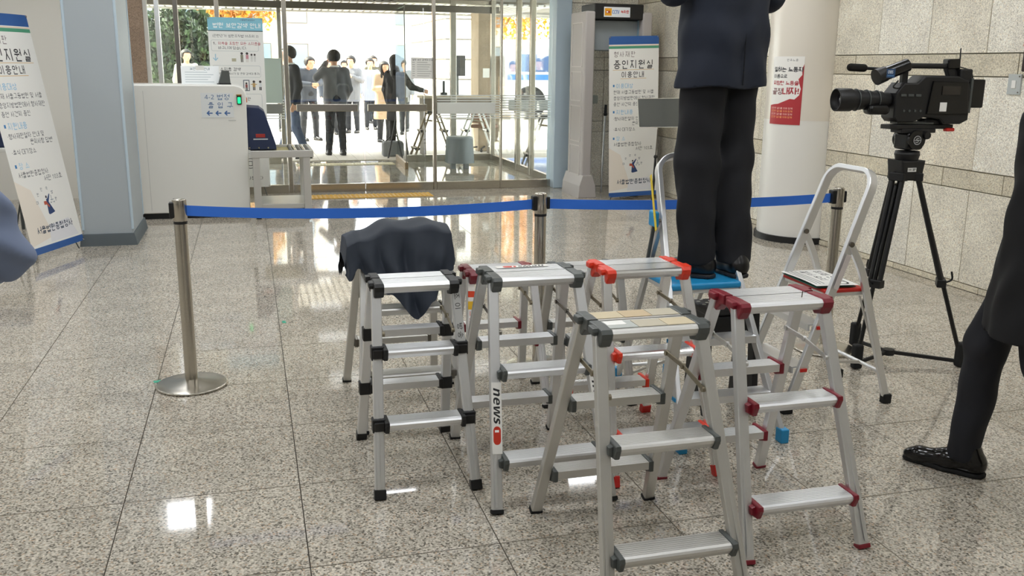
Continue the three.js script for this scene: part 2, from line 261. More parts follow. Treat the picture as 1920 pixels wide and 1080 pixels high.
pane('window_6', 2.78, 3.62, ZO, 2.5, { label: 'outer glass pane beside the open door leaf' }); pane('window_7', 3.71, 4.28, ZO, 2.5, { label: 'outer glass pane at the vestibule corner' });
pane('window_8', -.9, .95, ZO, 2.5, { label: 'wide outer glass pane left of the way out' });
struct('trim_' + trimNo++, rbox(.09, 2.5, .1, 3.665, 1.25, ZO, .006), M.steel, 'stout steel post of the outer glass', 'post'); struct('trim_' + trimNo++, rbox(.06, 2.5, .08, 1.0, 1.25, ZO, .006), M.steel, 'steel post left of the way out', 'post');
struct('trim_' + trimNo++, rbox(5.4, .1, .14, 1.7, 2.36, ZO, .006), M.steelDark, 'dark header beam of the outer doors', 'beam');
{ const t = struct('door_3', null, null, 'outer glass door leaf standing open into the vestibule', 'door'); t.position.set(2.74, 0, -11.8); t.rotation.y = -.05;
  part('pane', box(.012, 2.25, 1.3, 0, 1.2, 0), new THREE.MeshPhysicalMaterial({ color: 0xb9c4c0, roughness: 0, transmission: 1, thickness: 0, ior: 1.5 }), t); part('bottom_rail', rbox(.05, .1, 1.34, 0, .05, 0, .004), std(0x9a8468, .3, 1), t); part('edge_strip', rbox(.016, 2.3, .02, 0, 1.2, .66, .004), M.steelDark, t); part('push_bar', rbox(.03, .08, 1.0, .04, 1.0, 0, .005), M.steel, t); }
const vc = struct('ceiling_outer', bx(-6, 9, 2.66, 2.85, -12.4, TZ0 - .2), std(0xb9b6b0, .6), 'vestibule ceiling', 'ceiling');
// canopy over the forecourt, with slats
const cano = struct('canopy', bx(-7, 9, 2.5, 2.75, -15.2, -12.4), std(0x9a9894, .6), 'slatted metal canopy outside the doors', 'canopy');
for (let i = 0; i < 64; i++) part('slat', box(.09, .03, 2.74, -2.6 + i * .125, 2.455, -13.82), M.aluMatte, cano);
part('fascia', box(16, .5, .06, 1, 2.66, -15.2), std(0xc9c6c0, .6), cano);
for (const x of [.7, 3.0]) { const t = thing('canopy_lamp', x < 1 ? 'round downlight in the canopy nearer the brown jamb' : 'round downlight in the canopy beyond the open door leaf', 'lamp', [x, 2.44, -13.6]); part('ring', cyl(.11, .11, .02, 0, 0, 0), M.white, t); part('lens', cyl(.085, .085, .012, 0, -.008, 0), M.paper, t); }
struct('forecourt', bx(-40, 45, -.3, -.004, -70, -12.5), M.pave, 'sunlit pale stone paving of the forecourt', 'paving');
{ const f = scene.getObjectByName('forecourt'); for (let i = 0; i < 17; i++) for (let n = 0; n < 5; n++) part('paving_slab', rbox(.295, .02, .595, -1 + i * .3, .002, -12.85 - n * .6, .003, 1), M.pave, f); }
// tactile strips of yellow studs, each side of the doors
for (const [z, w, x0] of [[-8.33, .3, 1.05], [-12.0, .3, 1.15]]) {
  const t = thing('tactile_strip', z > -9 ? 'yellow studded tactile strip inside the glass doors' : 'pale studded tactile strip in the vestibule', 'tactile paving', [x0 + .75, 0, z]);
  const m = z > -9 ? std(0xd3a43a, .5) : std(0xd8cfae, .5);
  for (let i = 0; i < 5; i++) { const p = part('tactile_tile', rbox(.297, .006, .297, -.6 + i * .3, .003, 0, .002, 1), m, t); const s = []; for (let a = 0; a < 6; a++) for (let b = 0; b < 6; b++) s.push(cyl(.012, .017, .005, -.6 + i * .3 - .125 + a * .05, .0085, -.125 + b * .05, 8)); part('studs', s, m, p); }
}

// ------------------------------------------------------------------ barrier posts with belts
const POSTS = [[.163, -1.838], [1.855, -1.725], [3.478, -1.64]];
function stanchion(i, label) {
  const [x, z] = POSTS[i], t = thing('barrier_post', label, 'barrier post', [x, 0, z], 0, 'belt barrier posts');
  part('base', lathe([[0, .0], [.163, .0], [.165, .008], [.16, .013], [.11, .02], [.05, .028], [.034, .034], [.0, .035]], 56), M.steel, t);
  part('pole', cyl(.029, .029, .77, 0, .415, 0, 32), M.steel, t);
  part('collar', cyl(.0305, .0305, .012, 0, .786, 0, 32), M.black, t);
  part('head', lathe([[0, .895], [.026, .895], [.032, .888], [.032, .795], [.0, .795]], 36), M.steel, t);
  part('belt_slot', rbox(.03, .072, .045, -.03, .845, 0, .006), M.black, t);
  if (i) part('belt_clip', rbox(.018, .06, .03, .036, .845, 0, .004), M.black, t);
  return t;
}
const st = [stanchion(0, 'polished steel barrier post standing alone on the open floor'), stanchion(1, 'polished steel barrier post behind the ladder with a printed top'), stanchion(2, 'polished steel barrier post seen through the hoop handled ladder')];
for (const i of [0, 1]) {
  const a = V(POSTS[i][0], .842, POSTS[i][1]), b = V(POSTS[i + 1][0], .842, POSTS[i + 1][1]), pos = [], idx = [], N = 40;
  for (let k = 0; k <= N; k++) { const u = k / N, c = a.clone().lerp(b, u); const sag = -.03 * 4 * u * (1 - u) * (i ? .7 : 1); for (const s of [1, -1]) for (const q of [-1, 1]) pos.push(c.x, c.y + sag + s * .024, c.z + q * .0008 + Math.sin(u * 9) * .002); }
  for (let k = 0; k < N; k++) { const o = k * 4; for (const [p, q] of [[0, 2], [3, 1], [1, 0], [2, 3]]) idx.push(o + p, o + q, o + 4 + p, o + q, o + 4 + q, o + 4 + p); }
  const g = new THREE.BufferGeometry(); g.setAttribute('position', new THREE.Float32BufferAttribute(pos, 3)); g.setIndex(idx);
  const m = part('belt', toCreasedNormals(g.toNonIndexed(), .5), M.belt, st[i], 'blue fabric belt'); m.position.set(-POSTS[i][0], 0, -POSTS[i][1]);
}

// ------------------------------------------------------------------ A-frame step ladders
const stepProfile = (D, t = .034, back = .03) => { // z-y outline of a tread, its top ribbed
  const p = []; const n = 7; for (let i = 0; i <= n; i++) { const z = -back + (D + back - .014) * i / n; p.push([z, 0]); if (i < n) { const w = (D + back - .014) / n; p.push([z + w * .82, 0], [z + w * .84, -.0012], [z + w * .98, -.0012]); } }
  p.push([D - .004, -.003], [D, -.009], [D - .004, -.02], [D - .014, -t], [D - .02, -t], [D - .02, -.008], [-back + .004, -.008], [-back + .004, -t * .8], [-back, -t * .8]); return p;
};
function alongX(points, x0, x1, bevel = 0) { // a z-y outline pulled along x
  return poly(points.map(([z, y]) => [-z, y]), x1 - x0, bevel).rotateY(Math.PI / 2).translate((x0 + x1) / 2, 0, 0);
}
const flipZ = (g) => g.rotateY(Math.PI);
function ladder(o) {
  const t = thing(o.name || 'step_ladder', o.label, 'step ladder', [o.x, 0, o.z], o.ry || 0, 'folding aluminium step ladders');
  const { H, fw, fz, tw, tz, steps, cap, foot, fh = .014, lw = .036, ld = .028, D = .055 } = o, met = o.metal || M.alu;
  const at = (sx, s, y) => { const u = y / H; return V(sx * (fw + (tw - fw) * u), y, s * (fz + (tz - fz) * u)); };
  for (const s of [1, -1]) for (const sx of [-1, 1]) {
    const a = at(sx, s, fh * .6), b = at(sx, s, H - .012);
    const leg = part('leg', [bar(a, b, lw, ld, V(0, 0, 1)), bar(a.clone().add(V(sx * .004, .02, s * ld * .5)), b.clone().add(V(sx * .004, -.03, s * ld * .5)), lw * .3, .004)], met, t);
    part('foot', bar(at(sx, s, 0), at(sx, s, fh), lw + .006, ld + .006, V(0, 0, 1), .003), foot, leg);
    if (o.decals) for (const d of o.decals) if (d.s === s && d.sx === sx) {
      const c0 = at(sx, s, d.y0), c1 = at(sx, s, d.y1), L = c0.distanceTo(c1), g = new THREE.PlaneGeometry(d.w || lw * .92, L).translate(0, L / 2, ld / 2 + .0052 + (d.lift || 0)); if (s < 0) g.rotateY(Math.PI);
      part('sticker', orient(g, c0, c1), d.m, leg, d.label);
    }
  }
  for (const s of [1, -1]) {
    for (const h of steps) {
      const c = at(1, s, h), w = c.x - lw / 2 - .016, g = alongX(stepProfile(D), -w, w), cp = stepProfile(D + .004, .042, .034).filter((_, i) => i < 1 || i > 27);
      if (s < 0) flipZ(g); part('step', g.translate(0, h, c.z), met, t);
      for (const sx of [-1, 1]) {
        let e = alongX([[-.034, .003], [.0, .004], [D + .004, .003], [D + .007, -.01], [D - .006, -.04], [.0, -.046], [-.034, -.034]], sx * (w + .009) - .0085, sx * (w + .009) + .0085, .004);
        if (o.style === 'collar') e = merge([e, rbox(lw + .012, .052, ld + .016, sx * c.x, -.018, .004, .005), alongX([[.0, .0], [D * .8, -.002], [D * .7, -.034], [0, -.04]], sx * c.x - lw * .52, sx * c.x + lw * .52, .004)]);
        else e = merge([e, poly([[sx * (w + .001), .002], [sx * (w + .017 + lw * .35), -.008], [sx * (w + .017 + lw * .35), -.032], [sx * (w + .001), -.04]].slice()[sx > 0 ? 'slice' : 'reverse'](), .03, .003).translate(0, 0, ld * .5 + .008)]);
        if (s < 0) { flipZ(e); } part('step_end', e.translate(0, h, c.z), cap, t);
      }
    }
    const W = tw - lw * .3, z1 = tz + .05, plank = alongX([[.004, 0], ...[0, 1, 2, 3, 4].flatMap((i) => { const a = .004 + (z1 - .018) * i / 5, w = (z1 - .018) / 5; return [[a + w * .85, 0], [a + w * .87, -.0012], [a + w * .97, -.0012], [a + w, 0]]; }), [z1 - .006, -.003], [z1, -.01], [z1 - .004, -.024], [z1 - .018, -.036], [z1 - .024, -.036], [z1 - .024, -.008], [.008, -.008], [.008, -.02], [.004, -.02]], -W, W);
    if (s < 0) flipZ(plank); part('top_plank', plank.translate(0, H, 0), met, t);
    for (const sx of [-1, 1]) {
      const a = sx * (tw + .002) - .03, b = sx * (tw + .002) + .03, e = merge([
        alongX([[.006, .004], [z1 * .5, .005], [z1 - .004, .003], [z1 + .006, -.008], [z1 + .002, -.026], [z1 - .014, -.05], [tz - .004, -.058], [.03, -.034], [.006, -.028]], sx > 0 ? tw - .024 : -tw - .012, sx > 0 ? tw + .012 : -tw + .024, .005),
        alongX([[tz - .02, .003], [tz + .022, .002], [tz + .026, -.008], [tz + .022, -.02], [tz - .016, -.02], [tz - .022, -.008]], sx > 0 ? tw : -tw - .028, sx > 0 ? tw + .028 : -tw, .005)]);
      if (s < 0) flipZ(e); part('corner_cap', e.translate(0, H, 0), cap, t);
    }
  }
  for (const sx of [1, -1]) { // folding stay between the two frames
    const a = at(sx, -1, H * .80), b = at(sx, 1, H * .755), q = V(a.x * .5 + b.x * .5, H * .79, (a.z + b.z) / 2 - .01), x = -sx * (lw / 2 + .004); for (const v of [a, b, q]) v.x += x; q.x = (a.x + b.x) / 2;
    part('stay', [bar(a, q, .005, .016, V(0, 1, 0)), bar(q, b, .005, .016, V(0, 1, 0)), cyl(.009, .009, .012).rotateZ(Math.PI / 2).translate(a.x, a.y, a.z), cyl(.009, .009, .012).rotateZ(Math.PI / 2).translate(q.x, q.y, q.z), cyl(.009, .009, .012).rotateZ(Math.PI / 2).translate(b.x, b.y, b.z)], o.stay || M.strut, t);
  }
  if (o.extra) o.extra(t, at);
  return t;
}
const newsTex = canvas(360, 64, (g, w, h) => { g.fillStyle = '#eceae4'; g.fillRect(0, 0, w, h); g.fillStyle = '#17181a'; g.font = 'italic bold 74px sans-serif'; g.fillText('news', 22, 52); g.fillStyle = '#c8321c'; g.beginPath(); g.roundRect(222, 8, 92, 48, 22); g.fill(); g.fillStyle = '#fff'; g.font = 'bold 44px sans-serif'; g.fillRect(240, 20, 12, 26); });
const newsUp = newsTex.clone(); newsUp.center.set(.5, .5); newsUp.rotation = -Math.PI / 2; // uv turned for an upright strip
function stripGeo(w, L, cw) { const g = new THREE.PlaneGeometry(w, L); const uv = g.attributes.uv; for (let i = 0; i < 4; i++) { const u = uv.getX(i), v = uv.getY(i); uv.setXY(i, cw ? 1 - v : v, cw ? u : 1 - u); } return g; }
function legSticker(t, at, sx, s, y0, y1, w, m, cw, ld = .028, dx = 0) {
  const c0 = at(sx, s, y0), c1 = at(sx, s, y1), L = c0.distanceTo(c1), g = stripGeo(w, L, cw).translate(dx, L / 2, ld / 2 + .0058); if (s < 0) g.rotateY(Math.PI); return part('sticker', orient(g, c0, c1), m, t);
}
const three = { H: .772, fw: .21, fz: .35, tw: .157, tz: .062, steps: [.47, .185] };
// 1: black fittings, nearer than the coat
ladder({ x: 1.043, z: -.695, H: .735, fw: .175, fz: .288, tw: .143, tz: .05, steps: [.512, .268], cap: M.black, foot: M.black, fh: .034, style: 'collar', D: .05, label: 'narrow step ladder with black plastic collars and handwriting on a leg',
  extra: (t, at) => { const tx = canvas(220, 40, (g) => { g.fillStyle = '#b9b9b6'; g.fillRect(0, 0, 220, 40); write(g, '조이', 6, 4, 30, '#222', .08, .4); write(g, '방송', 130, 4, 30, '#222', .08, .15); }); legSticker(t, at, 1, 1, .5, .69, .03, decal(tx), true); } });
// 2: dark grey fittings, printed name on leg and top
ladder({ ...three, x: 1.452, z: -.55, cap: M.darkgrey, foot: M.rubber, label: 'step ladder with dark grey corners and the printed word news on leg and top', stay: M.steelDark,
  extra: (t, at) => { legSticker(t, at, -1, 1, .19, .42, .036, decal(newsTex), true); legSticker(t, at, 1, 1, .19, .42, .036, decal(newsTex), true); const p = part('sticker', new THREE.PlaneGeometry(.2, .035).rotateX(-Math.PI / 2).rotateY(Math.PI), decal(newsTex), t); p.position.set(-.01, .7735, -.07); } });
// 4: orange fittings
ladder({ ...three, x: 1.92, z: -.645, H: .757, fw: .213, fz: .35, tw: .158, cap: M.orange, foot: M.red, fh: .04, label: 'step ladder with bright orange corner caps and orange feet', metal: M.aluBright });
// 5: grey fittings, worn beige grip sheets on the top
ladder({ ...three, x: 1.585, z: .165, cap: M.darkgrey, foot: M.rubber, label: 'weathered step ladder with grey corners and beige grip sheets on top', metal: M.aluMatte,
  extra: (t) => { const m = [M.beige, std(0xc6b18e, .6), std(0xbfb7a2, .55)]; for (const s of [-1, 1]) for (let i = 0; i < 3; i++) part('grip_sheet', rbox(.088, .0016, .072, -.09 + i * .09, .7732, s * .054, .0006, 1), s > 0 && i === 0 ? std(0xb9bdb8, .45, .3) : m[(i + (s > 0 ? 1 : 0)) % 3], t);
    part('label_sheet', box(.06, .0006, .04, -.1, .7743, .038), M.paper, t); } });
// 6: maroon fittings
ladder({ ...three, x: 2.118, z: -.008, H: .775, fw: .207, fz: .325, tw: .155, tz: .06, steps: [.48, .182], cap: M.maroon, foot: M.maroon, fh: .014, label: 'step ladder with glossy maroon corner caps and maroon step ends, beside the weathered one', stay: M.aluMatte,
  extra: (t) => { part('card', box(.11, .0012, .035, .02, .7735, .07), std(0xd9cfa8, .7), t); part('wire', rod(V(.08, .774, .06), V(.083, .795, .058), .0015), M.steelDark, t); } });
// 0: the one under the coat
ladder({ ...three, x: 1.098, z: -1.372, H: .768, fw: .215, fz: .35, tw: .16, steps: [.5, .24], cap: M.steelDark, foot: M.rubber, metal: M.aluMatte, label: 'step ladder half hidden under the dark coat' });
// 3a, 3b: two lower ladders farther back
const factTex = canvas(220, 40, (g, w, h) => { g.fillStyle = '#e6e2da'; g.fillRect(0, 0, w, h); g.fillStyle = '#b02a30'; g.font = 'bold 34px serif'; g.fillText('THE FACT', 14, 32); });
const warnTex = canvas(240, 40, (g, w, h) => { g.fillStyle = '#efebe4'; g.fillRect(0, 0, w, h); g.fillStyle = '#e2471f'; g.fillRect(170, 0, 30, 40); g.fillStyle = '#e9b928'; g.fillRect(110, 0, 40, 40); write(g, '안전', 10, 6, 28, '#cc4a3a', .09); g.fillStyle = '#cc6a5a'; g.fillRect(80, 10, 22, 4); g.fillRect(80, 22, 18, 4); });
ladder({ x: 1.545, z: -1.36, H: .61, fw: .178, fz: .215, tw: .143, tz: .055, steps: [.32], cap: M.maroon, foot: M.rubber, label: 'low step ladder with maroon caps and an orange warning sticker on a leg', extra: (t, at) => legSticker(t, at, -1, 1, .35, .56, .03, decal(warnTex), false) });
ladder({ x: 1.935, z: -1.28, H: .62, fw: .17, fz: .2, tw: .14, tz: .055, steps: [.33], cap: M.darkgrey, foot: M.rubber, metal: M.aluMatte, label: 'low step ladder with red printed lettering along a leg', extra: (t, at) => legSticker(t, at, -1, 1, .3, .56, .032, decal(factTex), true) });

// ------------------------------------------------------------------ ladders with a hoop handle
function hoopLadder(o) { // local: +x is the climbing side's far end (rails lean towards +x), z is across
  const t = thing('hoop_step_ladder', o.label, 'step ladder', o.pos, o.ry, 'ladders with hoop handles'), met = M.alu;
  const b = V(0, 0, 1), lean = V(o.topX, o.topY, 0), U = lean.clone().normalize(), N = V(U.y, -U.x, 0), L = lean.length();
  const pts = [], R = .085, hw = o.hoopHalf, fw = o.footHalf; // path in the plane of U and z
  const P = (w, u) => U.clone().multiplyScalar(u).add(V(0, 0, w));
  pts.push(P(-fw, .012)); for (let i = 1; i <= 8; i++) pts.push(P(-(fw + (hw - fw) * i / 9), .012 + (L - R - .012) * i / 9));
  for (let i = 0; i <= 10; i++) { const a = Math.PI - Math.PI / 2 * i / 10; pts.push(P(-hw + R + Math.cos(a) * R, L - R + Math.sin(a) * R)); }
  for (let i = 0; i <= 10; i++) { const a = Math.PI / 2 - Math.PI / 2 * i / 10; pts.push(P(hw - R + Math.cos(a) * R, L - R + Math.sin(a) * R)); }
  for (let i = 8; i >= 1; i--) pts.push(P(fw + (hw - fw) * i / 9, .012 + (L - R - .012) * i / 9)); pts.push(P(fw, .012));
  part('rail_hoop', sweep(pts, N, .011, .021), met, t);
  const at = (w, u) => P(w * (fw + (hw - fw) * u / L), u);
  for (const s of [-1, 1]) part('foot', rbox(.05, o.footH, .036, o.footH * .2, o.footH / 2, s * fw, .005), o.foot, t);
  for (const h of o.steps) { const u = h / U.y, c = at(1, u); const w = c.z - .012; part('step', [poly([[-.045, 0], [.04, 0], [.04, -.012], [.034, -.028], [.03, -.028], [.03, -.006], [-.036, -.006], [-.036, -.03], [-.045, -.03]], 2 * w, 0).translate(c.x, h, 0)], met, t); for (const s of [-1, 1]) part('step_end', rbox(.034, .016, .005, c.x, h - .012, s * (c.z + .0135), .002), o.trim, t); }
  const px = at(1, o.platY / U.y).x, pw = at(1, o.platY / U.y).z; // platform and rear frame
  part('platform', [rbox(o.platD, .028, 2 * pw - .03, px + o.platD / 2 - .02, o.platY - .014, 0, .008)], met, t);
  part('platform_trim', o.full ? rbox(o.platD + .02, .03, 2 * pw - .02, px + o.platD / 2 - .02, o.platY + .004, 0, .012) : rbox(o.platD + .012, .016, 2 * pw - .02, px + o.platD / 2 - .02, o.platY - .002, 0, .006), o.trim, t);
  for (const s of [-1, 1]) {
    const h = at(s, o.hingeY / U.y), curve = new THREE.CatmullRomCurve3([h.clone().add(V(0, 0, s * .004)), ...o.rear.map(([x, y, w]) => V(x, y, s * w))]);
    part('rear_leg', sweep(curve.getPoints(30), b, .016, .011), met, t); const e = o.rear[o.rear.length - 1];
    part('foot', rbox(.042, o.footH, .036, e[0], o.footH / 2, s * e[2], .005), o.rearFoot || o.foot, t);
    part('hinge', cyl(.012, .012, .036, 0, 0, 0, 16).rotateX(Math.PI / 2).translate(h.x, h.y, h.z), M.steelDark, t);
    if (o.cap) part('hinge_cap', rbox(.075, .07, .02, h.x + .012, h.y + .01, h.z + s * .03, .014), o.trim, t);
    if (o.cap) part('stay', bar(h.clone().add(V(.01, 0, s * .026)), V(px + o.platD - .05, o.platY, s * (pw + .014)), .012, .016), M.darkgrey, t);
    else part('stay', bar(V(px + o.platD - .04, o.platY - .03, s * (pw - .02)), V(o.rear[3][0], o.rear[3][1] + .03, s * (o.rear[3][2] - .012)), .006, .014), M.aluMatte, t);
  }
  const r = o.rear[o.rear.length - 1], r2 = o.rear[o.rear.length - 2], k = .33, xb = r[0] + (r2[0] - r[0]) * k, yb = r[1] + (r2[1] - r[1]) * k, wb = r[2] + (r2[2] - r[2]) * k;
  part('cross_bar', rod(V(xb, yb, -wb), V(xb, yb, wb), .009), met, t);
  part('cross_bar', bar(V(xb + .01, yb - .06, -wb * .9), V(xb - .06, yb + .03, wb * .6), .004, .02), M.aluMatte, t);
  return t;
}
const h7 = hoopLadder({ label: 'hoop handled ladder with red platform edge and papers lying on it', pos: [2.73, 0, -1.016], ry: 0, topX: .385, topY: 1.065, footHalf: .198, hoopHalf: .168, steps: [.21, .40], footH: .045, foot: M.rubber, trim: M.red, platY: .545, platD: .2, hingeY: .755,
  rear: [[.335, .64, .186], [.375, .53, .186], [.41, .42, .186], [.535, .02, .186]] });
part('sticker', bar(V(.205, .56, .2), V(.26, .71, .197), .026, .001, V(0, 0, 1), .0004), std(0xd8cfcb, .6), h7, 'pinkish printed strip'); part('tag', rbox(.002, .035, .03, .52, .06, -.17, .001), std(0xd8cf62, .6), h7, 'yellow tag');
const h8 = hoopLadder({ label: 'ladder with blue platform and blue feet that the photographer stands on', pos: [2.317, 0, -.52], ry: Math.PI / 2, topX: .62, topY: 1.12, footHalf: .228, hoopHalf: .122, steps: [.2, .41], footH: .06, foot: M.blue, trim: M.blue, platY: .6, platD: .26, hingeY: .86, full: true, cap: true,
  rear: [[.60, .6, .15], [.70, .4, .145], [.80, .2, .14], [.93, .02, .135]] });
part('sticker', bar(V(.42, .83, -.195), V(.55, 1.05, -.172), .02, .001, V(0, 0, 1), .0004), std(0xe2c832, .6), h8, 'yellow strip');
// papers on the red edged ladder
const sheetTex = canvas(256, 180, (g, w, h) => { g.fillStyle = '#f0efea'; g.fillRect(0, 0, w, h); write(g, '취재 안내', 16, 16, 40, '#3a3a3a', .1); write(g, '질서 유지', 16, 74, 36, '#3a3a3a', .1); g.strokeStyle = '#333'; g.lineWidth = 8; g.beginPath(); g.arc(214, 46, 22, 0, 7); g.stroke(); g.fillStyle = '#777'; for (let i = 0; i < 3; i++) g.fillRect(16, 126 + i * 16, 210, 4); });
{ const t = thing('paper_sheet', 'white printed sheets lying on the red edged ladder platform', 'paper', [2.99, .5555, -1.03], -Math.PI / 2 - .06);
  const g = new THREE.PlaneGeometry(.33, .21, 12, 8).rotateX(-Math.PI / 2), p = g.attributes.position; for (let i = 0; i < p.count; i++) p.setY(i, .004 + .006 * Math.max(0, Math.sin(p.getX(i) * 9 + 1)) * (.5 + p.getZ(i) * 3) + .003); g.computeVertexNormals();
  part('sheet', g, std(0xffffff, .8, 0, { map: sheetTex, side: THREE.DoubleSide }), t); part('sheet', box(.3, .002, .2, .012, .001, .008), std(0x2c5a4c, .7), t, 'dark green folder underneath'); }
// black folding stool with dotted top
{ const t = thing('folding_stool', 'black plastic folding stool with white dotted top', 'stool', [2.485, 0, -.965]); const H = .49;
  const top = part('top', rbox(.27, .035, .19, 0, H - .0175, 0, .012), M.black, t); for (let i = 0; i < 9; i++) for (let j = 0; j < 6; j++) if ((i + j) % 2) part('grip_dot', cyl(.0085, .0085, .002, -.112 + i * .028, H + .0008, -.07 + j * .028, 10), M.white, top);
  for (const sx of [-1, 1]) { const s = new THREE.Shape([[-.075, H - .03], [.075, H - .03], [.11, 0], [.075, 0], [.05, .08], [-.05, .08], [-.075, 0], [-.11, 0]].map(([x, y]) => new THREE.Vector2(x, y))); const h = new THREE.Path(); h.moveTo(-.035, H - .12); h.lineTo(.035, H - .12); h.lineTo(.05, .2); h.lineTo(-.05, .2); h.closePath(); s.holes.push(h); part('side_panel', new THREE.ExtrudeGeometry(s, { depth: .02, bevelEnabled: true, bevelSize: .004, bevelThickness: .004, bevelSegments: 1 }).rotateY(Math.PI / 2).translate(sx * .115 - .01, 0, 0), M.black, t); }
  for (const z of [.08, -.08]) part('fold_panel', poly([[-.1, H - .04], [.1, H - .04], [.1, H - .13], [0, H - .16], [-.1, H - .13]], .016, .003).translate(0, 0, z), M.black, t); }

// ------------------------------------------------------------------ the coat thrown over a ladder
{
  const t = thing('draped_coat', 'dark navy coat thrown over the top of a step ladder', 'coat', [1.085, 0, -1.372]);
  const keyf = (pts, x) => { let i = 0; while (i < pts.length - 2 && x > pts[i + 1][0]) i++; const [a, b] = [pts[i], pts[i + 1]], q = Math.max(0, Math.min(1, (x - a[0]) / (b[0] - a[0]))), s = q * q * (3 - 2 * q); return a[1] + (b[1] - a[1]) * s; };
  const hem = [[-.25, .64], [0, .62], [.08, .665], [.2, .61], [.35, .56], [.62, .455], [.78, .53], [.95, .64], [1.08, .66]];
  const build = (off) => {
    const NU = 90, NV = 70, pos = [], idx = [];
    for (let i = 0; i <= NU; i++) for (let j = 0; j <= NV; j++) {
      const u = -.2 + 1.28 * i / NU, v = j / NV, end = Math.max(0, -u) / .2, endR = Math.max(0, u - 1) / .08;
      const x = -.222 + Math.max(0, Math.min(1, u)) * .44 - end * .012 + endR * .01 + Math.sin(v * 14 + u * 5) * .003;
      const top = keyf([[-.2, .69], [-.02, .765], [.12, .79], [.45, .832], [.8, .832], [1, .815], [1.08, .73]], u) + .003 * Math.sin(u * 17 + 1), hy = Math.min(hem.length && keyf(hem, u), top - .05), by = .60 + .03 * Math.sin(u * 7);
      const zf = .108, f = .45, bk = .62; let y, z; // v: front hem -> front edge -> back edge -> back hem
      if (v < f) { const q = v / f; y = hy + (top - .012 - hy) * q; z = zf + (top - y) * .37 + .012; } else if (v < bk) { const q = (v - f) / (bk - f); z = (zf + .015) * (1 - 2 * q); y = top - .012 + .014 * Math.sin(q * Math.PI); } else { const q = (v - bk) / (1 - bk); y = top - .012 - (top - .012 - by) * q; z = -zf - .015 - (top - y) * .3; }
      const hang = Math.min(1, Math.max(0, (top - y) / .12)), folds = (Math.abs(Math.sin(u * 9.5 + Math.sin(u * 5 + y * 7) * 1.3)) - .5) * .026 + Math.sin(u * 27 + y * 12 + Math.sin(y * 30)) * .006 + Math.sin(u * 47 - y * 21) * .0025 + Math.sin(u * 11 + y * 31 + 2) * .005, sg = v < .5 ? 1 : -1;
      z += sg * (folds * hang + off); y += (v > f && v < bk ? off + .003 * Math.sin(u * 13 + z * 30) : 0);
      pos.push(x + (u < .05 ? -off : u > .95 ? off : 0), y, z + end * .01 * Math.sin(v * 20));
    }
    for (let i = 0; i < NU; i++) for (let j = 0; j < NV; j++) { const a = i * (NV + 1) + j, b = a + NV + 1; idx.push(a, b, a + 1, b, b + 1, a + 1); }
    const g = new THREE.BufferGeometry(); g.setAttribute('position', new THREE.Float32BufferAttribute(pos, 3)); g.setIndex(idx); g.computeVertexNormals(); return g;
  };
  const cloth = std(0x222a36, .72, 0, { side: THREE.DoubleSide, sheen: .3, sheenColor: new THREE.Color(0x8090a8), sheenRoughness: .5 });
  part('shell', build(.004), cloth, t); part('lining', build(-.002), std(0x14161c, .7, 0, { side: THREE.DoubleSide }), t);
}

